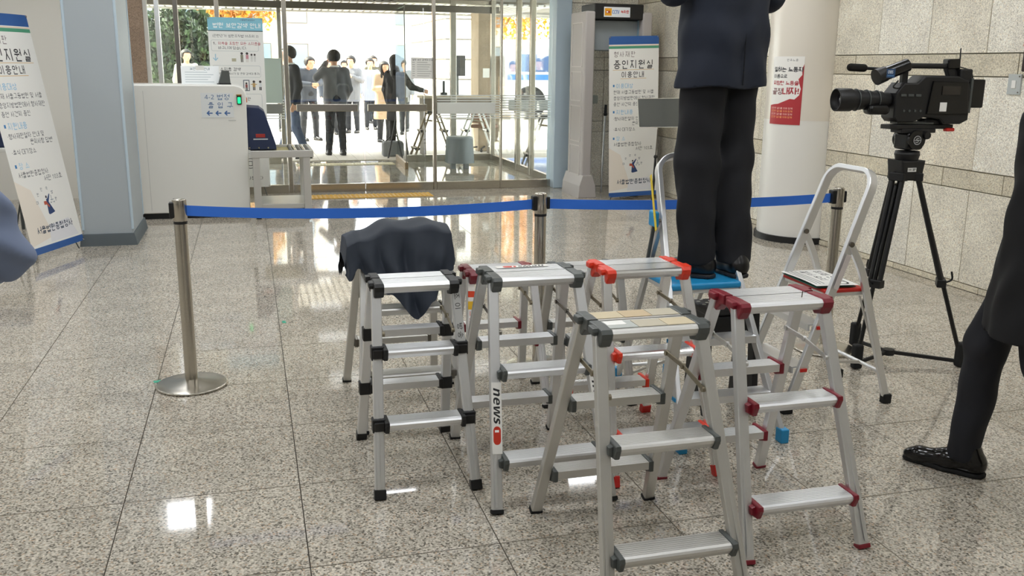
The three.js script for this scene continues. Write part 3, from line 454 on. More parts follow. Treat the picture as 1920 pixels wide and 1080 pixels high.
// ------------------------------------------------------------------ banners
const blueB = '#2b5a9c';
const bannerTex = canvas(640, 1680, (g, w, h) => {
  g.fillStyle = '#edece8'; g.fillRect(0, 0, w, h);
  g.fillStyle = '#e9e0d4'; g.beginPath(); g.moveTo(0, 1150); g.lineTo(150, 1230); g.lineTo(290, 1580); g.lineTo(0, 1620); g.fill(); g.fillStyle = '#e2e2e6'; g.beginPath(); g.moveTo(260, 1500); g.lineTo(520, 1480); g.lineTo(600, 1620); g.lineTo(240, 1620); g.fill();
  g.fillStyle = blueB; g.fillRect(0, 0, w, 84); g.fillStyle = '#e4c9b4'; g.fillRect(0, 90, w, 8); g.fillStyle = '#4f9a78'; g.fillRect(0, 100, w, 26); g.fillStyle = blueB; g.fillRect(0, 1632, w, 48);
  write(g, '형사재판', 62, 152, 62, '#8b7f80', .095, .16); write(g, '증인지원실', 58, 240, 94, '#2c2c2e', .1, .12); g.fillStyle = '#d9b98a'; g.fillRect(50, 340, 530, 5);
  write(g, '이용안내', 160, 358, 66, '#3c3c3e', .105, .14); g.fillStyle = '#d9b98a'; g.fillRect(150, 430, 330, 5);
  const sec = (s, y) => { g.fillStyle = '#3a7db8'; g.fillRect(52, y + 12, 20, 24); write(g, s, 92, y, 52, '#8fbedd', .1, .08); };
  sec('이용대상', 480); write(g, '현재 서울고등법원 및 서울', 58, 550, 42, '#55565a', .09, .04); write(g, '중앙지방법원에서 형사재판', 58, 612, 42, '#55565a', .09, .04); write(g, '증언 사건의 증인', 58, 674, 42, '#55565a', .09, .04);
  sec('지원내용', 752); write(g, '·형사재판절차 안내 및', 58, 826, 42, '#55565a', .09, .04); write(g, '문의사항 답변', 300, 876, 42, '#55565a', .09, .04); write(g, '·휴식·대기장소', 58, 938, 42, '#55565a', .09, .04);
  g.fillStyle = '#3a7db8'; g.fillRect(52, 1042, 20, 24); write(g, '장 소', 92, 1030, 50, '#a9d0e6', .1); write(g, '서울법원종합청사', 62, 1094, 44, '#55565a', .09, .04); write(g, '서관 103호', 350, 1144, 44, '#55565a', .09, .04);
  g.save(); g.translate(310, 1352); g.fillStyle = '#27406f'; g.beginPath(); g.moveTo(-4, -40); g.lineTo(10, -40); g.lineTo(46, -74); g.lineTo(52, -68); g.lineTo(20, -16); g.lineTo(70, 62); g.lineTo(30, 70); g.lineTo(-2, 74); g.lineTo(-14, 66); g.closePath(); g.fill(); g.fillStyle = '#b8553e'; g.fillRect(-40, -26, 30, 26); g.beginPath(); g.moveTo(-10, -26); g.lineTo(24, 16); g.lineTo(14, 26); g.lineTo(-20, -6); g.fill(); g.fillStyle = '#39323a'; g.beginPath(); g.arc(2, -54, 10, 0, 7); g.fill();
  g.strokeStyle = '#7c8794'; g.lineWidth = 5; g.beginPath(); g.moveTo(66, -60); g.lineTo(66, -20); g.moveTo(48, -26); g.lineTo(88, -26); g.stroke(); g.beginPath(); g.arc(50, -14, 9, 0, Math.PI); g.stroke(); g.beginPath(); g.arc(88, -14, 9, 0, Math.PI); g.stroke(); g.restore();
  ['대', '한', '민', '국', '법', '원'].forEach((c, i) => { const a = Math.PI * (1.06 + i * .176); write(g, c, 310 + Math.cos(a) * 122 - 12, 1346 + Math.sin(a) * 112 - 12, 26, '#666d78', .1); });
  write(g, '서울법원종합청사', 104, 1490, 56, '#2f3b4e', .11, .02);
});
function banner(name, label, origin, w, u, W, H, tex, mirrorPoles) { // origin = lower left corner, w / u = unit vectors along its width and height
  const n = w.clone().cross(u).normalize(), t = thing(name, label, 'banner', [origin.x, 0, origin.z]), at = (a, b, c = 0) => V(0, origin.y, 0).addScaledVector(w, a).addScaledVector(u, b).addScaledVector(n, c);
  const g = new THREE.PlaneGeometry(W, H, 8, 24).translate(W / 2, H / 2, 0), p = g.attributes.position; for (let i = 0; i < p.count; i++) p.setZ(i, .004 * Math.sin(p.getX(i) * 9) * Math.sin(p.getY(i) * 3)); g.computeVertexNormals();
  g.applyMatrix4(new THREE.Matrix4().makeBasis(w, u, n).setPosition(0, origin.y, 0)); part('sheet', g, std(0xffffff, .55, 0, { map: tex, side: THREE.DoubleSide }), t);
  const hub = at(W / 2, H * .42, -.07); hub.y += 0;
  for (const [a, b] of [[.01, H - .01], [W - .01, H - .01], [.01, .01], [W - .01, .01]]) { part('stand_arm', rod(hub, at(a, b, -.006), .006, .004), M.darkgrey, t); part('grommet', new THREE.TorusGeometry(.007, .002, 6, 14).applyMatrix4(new THREE.Matrix4().makeBasis(w, u, n).setPosition(at(a, b, .004))), M.steel, t); }
  for (const a of [.03, W - .03]) { const f = at(a, .0, -.03); f.y = .006; part('foot_rod', rod(hub, f, .005), M.darkgrey, t); } const f = at(W / 2, 0, -.4); f.y = .006; part('foot_rod', rod(hub, f, .006), M.darkgrey, t);
  return t;
}
banner('information_banner', 'upright court information banner next to the detector gate', V(4.457, .035, -7.42), V(1, .035, 0).normalize(), V(-.035, 1, 0).normalize(), .6, 1.8, bannerTex);
{ const BR = V(-.869, .07, -5.59), BL = V(-1.12, .07, -4.921), w = BR.clone().sub(BL).normalize(), u = V(-.272, 1.776, -.122); u.addScaledVector(w, -u.dot(w)).normalize(); const W = .70; banner('information_banner', 'leaning court information banner beside the blue grey pillar', BR.clone().addScaledVector(w, -W), w, u, W, 1.8, bannerTex); }
const checkTex = canvas(560, 1800, (g, w, h) => {
  g.fillStyle = '#f0f0ec'; g.fillRect(0, 0, w, h); g.fillStyle = '#8cc9dc'; g.fillRect(0, 0, w, 132); g.fillStyle = '#35424c'; g.fillRect(0, 132, w, 8); write(g, '법원 보안검색 안내', 50, 52, 56, '#fff', .11, .0); write(g, '서울법원종합청사', 330, 14, 18, '#446', .09);
  write(g, '(관련근거: 법원조직법 55조의 2)', 44, 172, 32, '#555', .09, .0);
  const rr2 = (x, y, a, b) => { g.strokeStyle = '#b5bdbd'; g.lineWidth = 3; g.beginPath(); g.roundRect(x, y, a, b, 18); g.stroke(); };
  rr2(26, 232, 480, 112); write(g, '1.', 44, 248, 36, '#333', .12); write(g, '의복을 포함한 모든 소지품을', 94, 248, 34, '#a8424a', .09, -.02); write(g, '바구니에 담습니다.', 94, 294, 34, '#555', .09, 0);
  const man = (x, y, s, a, b) => { g.fillStyle = '#3a3230'; g.beginPath(); g.arc(x, y, 13 * s, 0, 7); g.fill(); g.fillStyle = a; g.fillRect(x - 14 * s, y + 14 * s, 28 * s, 42 * s); g.fillStyle = b; g.fillRect(x - 12 * s, y + 56 * s, 10 * s, 34 * s); g.fillRect(x + 2 * s, y + 56 * s, 10 * s, 34 * s); };
  g.strokeStyle = '#9cc6dc'; g.lineWidth = 9; g.beginPath(); g.moveTo(62, 376); g.lineTo(62, 440); g.moveTo(38, 416); g.lineTo(62, 442); g.lineTo(86, 416); g.stroke(); man(330, 368, 1, '#8a8a76', '#5b564c'); man(384, 368, 1, '#c98f98', '#dcd6d0'); man(430, 380, .8, '#d8d8d4', '#d8d8d4'); man(462, 380, .8, '#d8d8d4', '#d8d8d4'); g.fillStyle = '#b9b59a'; g.fillRect(226, 420, 44, 32);
  rr2(26, 496, 490, 120); write(g, '2.', 44, 514, 38, '#333', .12); write(g, '소지품 검색', 100, 514, 38, '#444', .1); write(g, '(엑스레이 투시기 및 문형 검색대 통과)', 70, 566, 25, '#666', .09, 0);
  g.fillStyle = '#444'; g.beginPath(); g.arc(196, 694, 14, 0, 7); g.fill(); g.strokeStyle = '#4d5a68'; g.lineWidth = 8; g.strokeRect(334, 648, 56, 108); man(362, 680, .8, '#8a4a44', '#444'); man(440, 662, 1, '#c2a06a', '#444'); g.fillStyle = '#c2a06a'; g.fillRect(408, 686, 64, 8); man(506, 662, 1, '#dfe3e3', '#333');
  rr2(26, 792, 490, 640); write(g, '3. 신분 확인 및 보관', 50, 826, 36, '#555', .1); write(g, '안내 사항', 200, 900, 30, '#666', .1); for (let i = 0; i < 8; i++) { g.fillStyle = '#b8b8b4'; g.fillRect(60, 980 + i * 52, 380 - (i * 67) % 120, 10); }
  g.strokeStyle = '#4a4a4a'; g.lineWidth = 7; g.beginPath(); g.arc(360, 1540, 52, 0, 7); g.stroke(); g.strokeRect(340, 1516, 40, 48); write(g, '감사합니다', 280, 1680, 40, '#555', .1);
});
banner('screening_banner', 'screening instructions banner with pale blue heading behind the scanner', V(.115, .14, -8.28), V(1, 0, -.02).normalize(), V(0, 1, 0), .575, 1.84, checkTex);

// ------------------------------------------------------------------ baggage scanner with hood, table, monitor, papers
{
  const t = thing('baggage_scanner', 'white baggage scanner cabinet with arrows sign and navy tunnel curtain', 'scanner', [-.045, 0, -7.42]);
  const s = new THREE.Shape(); s.moveTo(-.62, .07); s.lineTo(.495, .07); s.lineTo(.51, 1.19); s.quadraticCurveTo(.5, 1.275, .4, 1.28); s.lineTo(-.62, 1.28); s.closePath();
  part('cabinet', new THREE.ExtrudeGeometry(s, { depth: .78, bevelEnabled: true, bevelSize: .012, bevelThickness: .012, bevelSegments: 3, curveSegments: 12 }).translate(0, 0, -.39), M.white, t);
  part('skirt', box(1.06, .07, .74, -.06, .035, 0), M.black, t);
  part('panel_seam', box(.004, 1.15, .002, -.42, .66, .4035), std(0xc9c9c4, .6), t);
  const tx = canvas(256, 200, (g, w, h) => { g.fillStyle = '#e3e6e6'; g.fillRect(0, 0, w, h); write(g, '4-2 법정', 30, 8, 50, '#4a6a96', .085, .06); write(g, '출 입 구', 52, 74, 50, '#3e6292', .09, .14); g.strokeStyle = '#335f9c'; g.lineWidth = 9; for (const x of [44, 114, 184]) { g.beginPath(); g.moveTo(x + 42, 164); g.lineTo(x, 164); g.moveTo(x + 18, 146); g.lineTo(x, 164); g.lineTo(x + 18, 182); g.stroke(); } });
  part('sign', box(.3, .235, .002, .25, 1.1, .4035), printed(tx), t); part('label_strip', box(.07, .008, .002, .38, .955, .4035), std(0xc2c4c0, .6), t);
  const i = part('indicator', rbox(.045, .085, .03, .455, 1.15, .41, .008), M.black, t); part('indicator_lens', rbox(.03, .062, .012, .455, 1.148, .422, .006), std(0x11a35c, .3, 0, { emissive: 0x18d878, emissiveIntensity: 2.2 }), i); part('indicator_cap', rbox(.05, .012, .034, .455, 1.198, .41, .004), std(0x8a6a28, .5), i);
  part('warning_lamp', rbox(.02, .05, .04, .52, 1.15, .36, .008), std(0xc96a34, .4), t);
  const h = part('tunnel_hood', poly([[.5, .66], [.79, .66], [.785, .72], [.69, 1.03], [.64, 1.07], [.5, 1.08]], .62, .008).translate(0, 0, .02), M.navy, t, 'navy tunnel hood');
  part('hood_badge', box(.09, .035, .002, .64, .80, .332), std(0xa3302c, .5), h); part('hood_print', box(.14, .012, .002, .64, .765, .332), std(0xb9bfc8, .6), h); for (const x of [.53, .62, .71]) part('hood_rivet', cyl(.008, .008, .004).rotateX(Math.PI / 2).translate(x, .68, .333), M.steel, h);
}
{
  const t = thing('roller_table', 'steel roller table at the scanner mouth on castor legs', 'table', [.82, 0, -7.18]);
  for (const s of [1, -1]) part('side_rail', rbox(.59, .07, .03, -.035, .64, s * .36, .006), M.aluMatte, t);
  part('side_rail', rbox(.03, .07, .72, .255, .64, 0, .006), M.aluMatte, t);
  part('bed', box(.45, .01, .68, -.1, .645, 0), std(0xbdb37a, .5), t);
  for (let i = 0; i < 5; i++) part('roller', cyl(.018, .018, .66, 0, 0, 0, 14).rotateX(Math.PI / 2).translate(.06 + i * .042, .66, 0), i % 2 ? M.steel : M.darkgrey, t);
  for (const [x, z] of [[.2, .33], [.2, -.33], [-.28, .33], [-.28, -.33]]) { const l = part('leg', rbox(.07, .56, .05, x, .33, z, .005), M.aluMatte, t); part('castor', [cyl(.008, .008, .05, x, .035, z), cyl(.022, .026, .02, x, .01, z)], M.rubber, l); }
  part('shelf', rbox(.52, .05, .62, -.05, .12, 0, .006), M.aluMatte, t);
}
{
  const t = thing('paper_stand', 'white notice card standing on the scanner top', 'notice', [.05, 1.2925, -7.35], .06);
  const tx = canvas(256, 128, (g, w, h) => { g.fillStyle = '#eef1f1'; g.fillRect(0, 0, w, h); write(g, '보안검색 안내', 60, 10, 20, '#567', .1); for (let i = 0; i < 5; i++) { g.fillStyle = '#a9b4b8'; g.fillRect(26, 42 + i * 17, 150 + (i * 41) % 60, 4); } });
  part('card', box(.36, .18, .004, 0, .09, 0).rotateX(-.2), printed(tx), t); part('back_stay', box(.08, .17, .003, 0, .085, -.06).rotateX(.25), M.paper, t);
}
{ const t = thing('small_monitor', 'small black monitor seen from its back on the scanner top', 'monitor', [.275, 1.2925, -7.3], .3); part('casing', poly([[-.06, .0], [.06, .0], [.05, .135], [-.02, .135]], .03, .004), M.darkgrey, t); part('foot', rbox(.12, .01, .08, 0, .005, -.01, .003), M.black, t); }
// small white case on a side table left of the leaning banner
{ const t = thing('side_table', 'white topped side table behind the leaning banner', 'table', [-1.95, 0, -6.9]); part('table_top', rbox(.9, .03, .5, 0, .72, 0, .005), M.white, t); for (const [x, z] of [[-.4, .2], [.4, .2], [-.4, -.2], [.4, -.2]]) part('leg', cyl(.015, .015, .705, x, .3525, z), M.darkgrey, t);
  const c = thing('storage_case', 'blue lidded storage case on the side table', 'case', [-1.75, .735, -6.9]); part('body', rbox(.36, .16, .28, 0, .08, 0, .02), M.navy, c); part('lid', rbox(.38, .03, .3, 0, .175, 0, .012), std(0x3a6ca8, .4), c); part('handle', tube([V(-.06, .19, .0), V(-.05, .215, 0), V(.05, .215, 0), V(.06, .19, 0)], .006), M.black, c); }

// ------------------------------------------------------------------ walk-through detector gate
{
  const t = thing('detector_gate', 'grey walk-through metal detector with black header and CCTV sign', 'detector', [4.64, 0, -8.0]);
  for (const s of [-1, 1]) {
    const c = part('side_panel', rbox(.12, 2.04, .52, s * .35, 1.1, 0, .02), M.gateBody, t);
    for (const [y, h] of [[1.75, .5], [1.28, .34], [.85, .42], [.4, .4]]) part('panel_frame', new THREE.ExtrudeGeometry((() => { const r = rrect(.36, h, .02, 0, y), k = new THREE.Path(); rrect(.34, h - .02, .015, 0, y).getPoints(5).forEach((p, i) => i ? k.lineTo(p.x, p.y) : k.moveTo(p.x, p.y)); r.holes.push(k); return r; })(), { depth: .006, bevelEnabled: false }).rotateY(s * Math.PI / 2).translate(s * .411 - (s > 0 ? .001 : -.001), 0, 0), std(0xc6c0bb, .5), c);
    part('foot', poly([[-.11, 0], [.11, 0], [.1, .14], [.06, .26], [-.06, .26], [-.1, .14]], .62, .006).translate(s * .35, 0, 0), M.gateBody, t);
    part('inner_lining', rbox(.01, 1.8, .3, s * .286, 1.2, 0, .004), std(0x7e98a6, .5), t);
  }
  const h = part('header', rbox(.60, .17, .46, 0, 2.12, .02, .012), M.black, t, 'black header');
  part('header_box', rbox(.58, .34, .34, 0, 1.86, -.05, .01), M.gateGrey, t);
  const tx = canvas(320, 110, (g, w, h2) => { g.fillStyle = '#e9ecee'; g.fillRect(0, 0, w, h2); g.fillStyle = '#eaa41e'; g.fillRect(10, 14, 84, 82); g.fillStyle = '#b43a1c'; g.fillRect(24, 42, 50, 26); g.fillStyle = '#fff'; g.fillRect(30, 48, 20, 14); g.fillStyle = '#2d62b4'; g.font = 'bold 56px sans-serif'; g.save(); g.translate(98, 74); g.scale(.66, 1); g.fillText('CCTV', 0, 0); g.restore(); write(g, '녹화중', 204, 32, 36, '#c5342c', .14, -.06); });
  part('sign', box(.32, .11, .003, -.03, 2.115, .2505), printed(tx), h);
  part('sensor_box', rbox(.12, .1, .08, -.12, 1.12, -.24, .008), std(0xa0a49a, .5), t);
  part('cable', tube([V(.1, .02, .3), V(.2, .012, .34), V(.3, .012, .3), V(.34, .03, .2)], .008), M.black, t);
}
{ const t = thing('cane_stick', 'thin pale pole with black grip leaning inside the detector gate', 'pole', [4.62, 0, -8.22]); part('shaft', rod(V(0, .01, .12), V(.03, .95, .1), .01), M.alu, t); part('grip', rod(V(.03, .93, .1), V(.034, 1.06, .098), .02, .016), M.black, t); part('knob', new THREE.SphereGeometry(.024, 16, 12).translate(.031, .95, .1), M.black, t); }
// sign holder in front of the banner
{
  const t = thing('sign_holder', 'grey tilted sign plate on a black pole with round base', 'sign', [4.712, 0, -6.773]);
  part('base', lathe([[0, 0], [.125, 0], [.127, .006], [.1, .014], [.03, .022], [0, .024]], 40), M.steelDark, t);
  part('pole', rod(V(0, .01, 0), V(.018, .56, 0), .014, .014), M.black, t); part('knob', new THREE.SphereGeometry(.022, 14, 10).translate(.018, .56, 0), M.black, t); part('upper_pole', rod(V(.018, .55, 0), V(.03, .86, 0), .009), M.steelDark, t);
  const tx = canvas(256, 176, (g, w, h) => { g.fillStyle = '#5b5d5b'; g.fillRect(0, 0, w, h); });
  const p = part('plate', rbox(.47, .31, .006, 0, 0, 0, .002), std(0x5a5d5c, .12), t, 'glossy dark grey plate'); p.position.set(.03, 1.03, .02); p.rotation.set(-.28, -.1, -.02);
  part('plate_edge', [box(.476, .006, .01, 0, .156, 0), box(.476, .006, .01, 0, -.156, 0), box(.006, .31, .01, .237, 0, 0), box(.006, .31, .01, -.237, 0, 0)], M.aluBright, p);
}
// poster on the column
{
  const tx = canvas(300, 640, (g, w, h) => {
    g.fillStyle = '#b33138'; g.fillRect(0, 0, w, h); g.fillStyle = '#f1efea'; g.beginPath(); g.moveTo(0, 0); g.lineTo(w, 0); g.lineTo(w, 70); g.lineTo(284, 120); g.lineTo(290, 170); g.lineTo(262, 210); g.lineTo(270, 250); g.lineTo(286, 300); g.lineTo(276, 360); g.lineTo(240, 400); g.lineTo(200, 396); g.lineTo(150, 420); g.lineTo(90, 446); g.lineTo(40, 452); g.lineTo(0, 462); g.fill();
    write(g, '민주노총', 150, 22, 24, '#777', .1); write(g, '일하는 노동자', 20, 96, 48, '#3c3c40', .16, -.1); write(g, '이름으로', 20, 166, 38, '#555', .15, -.06); write(g, '위험한 노동을', 20, 226, 42, '#b04a50', .15, -.08); write(g, '끝장', 14, 296, 62, '#8b6a6a', .15, -.06); write(g, '내자!', 124, 286, 72, '#a8323a', .15, -.08);
    for (let i = 0; i < 4; i++) { write(g, '안전한 일터를 위해 함께', 16, 476 + i * 28, 20, i % 2 ? '#f0a868' : '#e8c0b4', .12, -.04); }
  });
  const t = thing('wall_poster', 'torn-look red and white poster with Korean slogan on the column', 'poster', [5.3, 1.32, -4.82]);
  const g = new THREE.CylinderGeometry(.3735, .3735, .575, 24, 1, true, -1.56, .84), uv = g.attributes.uv; part('sheet', g, std(0xffffff, .5, 0, { map: tx, side: THREE.DoubleSide }), t);
}
{ const t = thing('wall_box', 'small pale grey cover plate on the granite wall', 'switch', [WX - .002, 1.42, -2.44]); part('plate', rbox(.012, .13, .11, -.006, 0, 0, .003), std(0xb5bab8, .5), t); part('window', rbox(.006, .05, .035, -.014, 0, 0, .002), M.white, t); for (const y of [-.05, .05]) part('screw', cyl(.005, .005, .004).rotateZ(Math.PI / 2).translate(-.013, y, .04), M.steelDark, t); }
{ const t = thing('wall_extinguisher', 'dark red box hanging on the granite wall beside the cover plate', 'alarm box', [WX - .002, 1.62, -2.27]); part('housing', rbox(.06, .24, .16, -.03, 0, 0, .01), std(0x2a1512, .5), t); part('band', rbox(.064, .03, .164, -.031, .05, 0, .005), M.red, t); }
// green tape marks on the floor
for (const [x, z, r, a, b, l] of [[.0, -1.93, .3, .035, .03, 'green tape scrap on the floor touching the lone barrier post'], [.63, -2.89, .1, .022, .05, 'pale green tape scrap on the open floor']]) { const t = thing('tape_scrap', l, 'tape', [x, 0, z], r); part('strip', box(a, .001, b, 0, .0008, 0), std(0x2f9c80, .6), t); }

// ------------------------------------------------------------------ tripod and video camera
{
  const AX = 3.69, AZ = -1.4, t = thing('camera_tripod', 'black twin tube camera tripod with ground spreader by the stone wall', 'tripod', [AX, 0, AZ]);
  const feet = [[3.44, -1.30], [3.99, -1.2], [3.69, -1.67]].map(([x, z]) => V(x - AX, 0, z - AZ)), apexY = 1.0;
  part('apex_casting', [poly([[-.055, -.04], [.055, -.04], [.07, .06], [-.07, .06]], .12, .008).translate(0, apexY, 0), cyl(.062, .055, .03, 0, apexY + .075, 0)], M.black, t);
  const plate = canvas(128, 48, (g, w, h) => { g.fillStyle = '#d8d8d4'; g.fillRect(0, 0, w, h); g.fillStyle = '#444'; g.font = 'bold 26px sans-serif'; g.fillText('OBS', 8, 32); g.fillRect(74, 10, 44, 10); g.fillRect(74, 26, 30, 10); });
  part('name_plate', box(.05, .02, .002, -.01, apexY + .015, .062), printed(plate), t);
  for (const f of feet) {
    const dir = f.clone().setY(0).normalize(), side = V(-dir.z, 0, dir.x), top = dir.clone().multiplyScalar(.055).setY(apexY), knee = top.clone().lerp(f, .56), foot = f.clone().setY(.05), leg = new THREE.Group(); leg.name = 'leg'; t.add(leg);
    for (const s of [-1, 1]) part('upper_tube', rod(top.clone().addScaledVector(side, s * .026), knee.clone().addScaledVector(side, s * .026), .0125), M.black, leg);
    part('middle_tube', rod(top.clone().lerp(knee, .12), foot, .012, .011), M.blackGloss, leg);
    for (const p of [top.clone().lerp(knee, .04), knee]) part('clamp', bar(p.clone().addScaledVector(side, -.042), p.clone().addScaledVector(side, .042), .045, .04, V(0, 1, 0)), M.black, leg);
    part('lever', tube([knee.clone().addScaledVector(dir, .02), knee.clone().addScaledVector(dir, .05).add(V(0, .02, 0)), knee.clone().addScaledVector(dir, .045).add(V(0, .06, 0))], .005, 12, 6), M.black, leg);
    part('foot', rbox(.05, .13, .045, foot.x, .068, foot.z, .012), M.rubber, leg); part('spreader_arm', bar(f.clone().setY(.03), V(0, .05, .02), .014, .02, V(0, 1, 0)), M.black, leg);
  }
  part('spreader_hub', cyl(.03, .03, .03, 0, .05, .02), M.black, t);
  part('bowl', lathe([[0, 1.06], [.052, 1.065], [.062, 1.085], [.058, 1.105], [0, 1.11]], 30), M.black, t);
  part('fluid_head', [rbox(.1, .085, .11, 0, 1.155, 0, .015), cyl(.048, .048, .13, 0, 0, 0, 28).rotateX(Math.PI / 2).translate(0, 1.162, 0)], M.blackGloss, t);
  const lg = canvas(96, 96, (g) => { g.fillStyle = '#141414'; g.fillRect(0, 0, 96, 96); g.strokeStyle = '#d4d4d4'; g.lineWidth = 5; g.beginPath(); g.arc(48, 48, 38, 0, 7); g.stroke(); g.beginPath(); g.moveTo(66, 32); g.bezierCurveTo(40, 22, 30, 44, 48, 48); g.bezierCurveTo(70, 54, 56, 76, 28, 64); g.stroke(); g.beginPath(); g.moveTo(16, 48); g.lineTo(80, 48); g.stroke(); });
  part('badge', new THREE.CircleGeometry(.026, 28).translate(0, 1.162, .0662), printed(lg), t); part('side_knob', cyl(.018, .022, .03).rotateX(Math.PI / 2).translate(.052, 1.185, .06), M.black, t);
  part('camera_plate', [rbox(.37, .022, .08, .04, 1.226, 0, .004), rbox(.2, .02, .09, .02, 1.206, 0, .004)], M.black, t); part('plate_lever', rbox(.05, .018, .03, .2, 1.212, .04, .006), M.red, t);
}
{
  const t = thing('video_camera', 'black shoulder video camera with zoom lens on the tripod', 'video camera', [3.73, 1.2405, -1.4], -.09), K = M.black;
  const side = [[-.17, .03], [-.17, .15], [-.13, .2], [-.06, .2], [-.02, .235], [.16, .235], [.22, .215], [.24, .16], [.24, .02], [.2, .0], [.11, .0], [.08, .025], [.0, .035], [-.06, .01], [-.15, .01]];
  const b = part('body', poly(side, .12, .008), K, t);
  part('side_cover', poly([[.0, .05], [.02, .21], [.21, .205], [.23, .05]], .012, .004).translate(0, 0, .064), M.blackGloss, t);
  part('display', rbox(.1, .045, .006, .12, .165, .072, .003), std(0x2a2622, .2), t); part('label_sheet', box(.038, .044, .001, .085, .085, .0715), M.paper, t);
  for (let i = 0; i < 4; i++) part('button', cyl(.006, .006, .006, 0, 0, 0, 12).rotateX(Math.PI / 2).translate(-.12 + i * .03, .065, .061), M.darkgrey, b); for (let i = 0; i < 3; i++) part('switch_cover', rbox(.03, .012, .006, -.13 + i * .04, .14, .062, .002), M.darkgrey, b);
  part('lens_barrel', new THREE.LatheGeometry([[.034, 0], [.038, .01], [.038, .04], [.043, .045], [.043, .1], [.046, .105], [.046, .15], [.049, .155], [.05, .2], [.056, .21], [.056, .285], [.05, .287], [.046, .25], [0, .24]].map(([x, y]) => new THREE.Vector2(x, y)), 40).rotateZ(Math.PI / 2).translate(-.17, .115, 0), K, t);
  for (const [d, r] of [[.07, .0455], [.125, .0485], [.18, .052]]) part('focus_ring', new THREE.TorusGeometry(r, .003, 8, 40).rotateY(Math.PI / 2).translate(-.17 - d, .115, 0), M.darkgrey, t);
  part('front_glass', new THREE.SphereGeometry(.09, 32, 8, 0, 7, 0, .5).rotateZ(Math.PI / 2).translate(-.345, .115, 0), std(0x1a1622, .05, .2, { clearcoat: 1 }), t);
  part('servo_grip', rbox(.12, .05, .07, -.25, .07, .03, .022), M.blackGloss, t);
  part('carry_handle', [rbox(.24, .026, .03, .02, .282, 0, .01), bar(V(-.1, .27, 0), V(-.1, .19, 0), .03, .03, V(0, 0, 1)), bar(V(.14, .28, 0), V(.17, .22, 0), .045, .035, V(0, 0, 1))], K, t); part('handle_block', rbox(.07, .05, .05, .16, .29, 0, .008).rotateZ(.02), M.blackGloss, t);
  part('viewfinder', [rod(V(-.1, .285, .02), V(-.24, .235, .03), .032, .034, 24)], M.blackGloss, t); const eye = part('eyepiece', rod(V(-.22, .243, .028), V(-.27, .225, .032), .037, .04, 24), M.black, t);
  const ob = canvas(96, 64, (g) => { g.fillStyle = '#26456a'; g.fillRect(0, 0, 96, 64); g.fillStyle = '#dfe6ee'; g.font = 'bold 32px sans-serif'; g.fillText('OBS', 12, 34); g.fillStyle = '#4d7aa8'; g.fillRect(10, 44, 74, 10); }); part('blue_label', box(.045, .042, .002, -.215, .245, .068), printed(ob), t);
  part('microphone', [orient(new THREE.CapsuleGeometry(.019, .07, 6, 18).translate(0, .055, 0), V(-.29, .268, -.02), V(-.4, .272, -.02))], std(0x17140f, .95), t); part('mic_holder', rod(V(-.16, .262, -.02), V(-.3, .268, -.02), .008), K, t); part('eye_wire', tube([V(-.16, .21, .05), V(-.19, .18, .06), V(-.15, .175, .05), V(-.13, .2, .04)], .004, 20, 6), K, t);
  part('battery', rbox(.075, .14, .1, .285, .15, 0, .008), M.blackGloss, t); part('battery_plate', rbox(.012, .17, .11, .245, .14, 0, .003), M.darkgrey, t); part('connector', rbox(.07, .07, .09, .215, .235, 0, .01), K, t);
  part('antenna', rod(V(.2, .26, .0), V(.196, .37, .0), .004, .003), K, t); part('cable', tube([V(.2, .28, 0), V(.25, .26, .02), V(.27, .22, .02)], .003, 16, 6), K, t); part('shoulder_pad', rbox(.09, .03, .07, .06, .01, 0, .012), M.rubber, t); part('base_shoe', rbox(.2, .014, .07, -.03, .005, 0, .003), M.darkgrey, t);
}

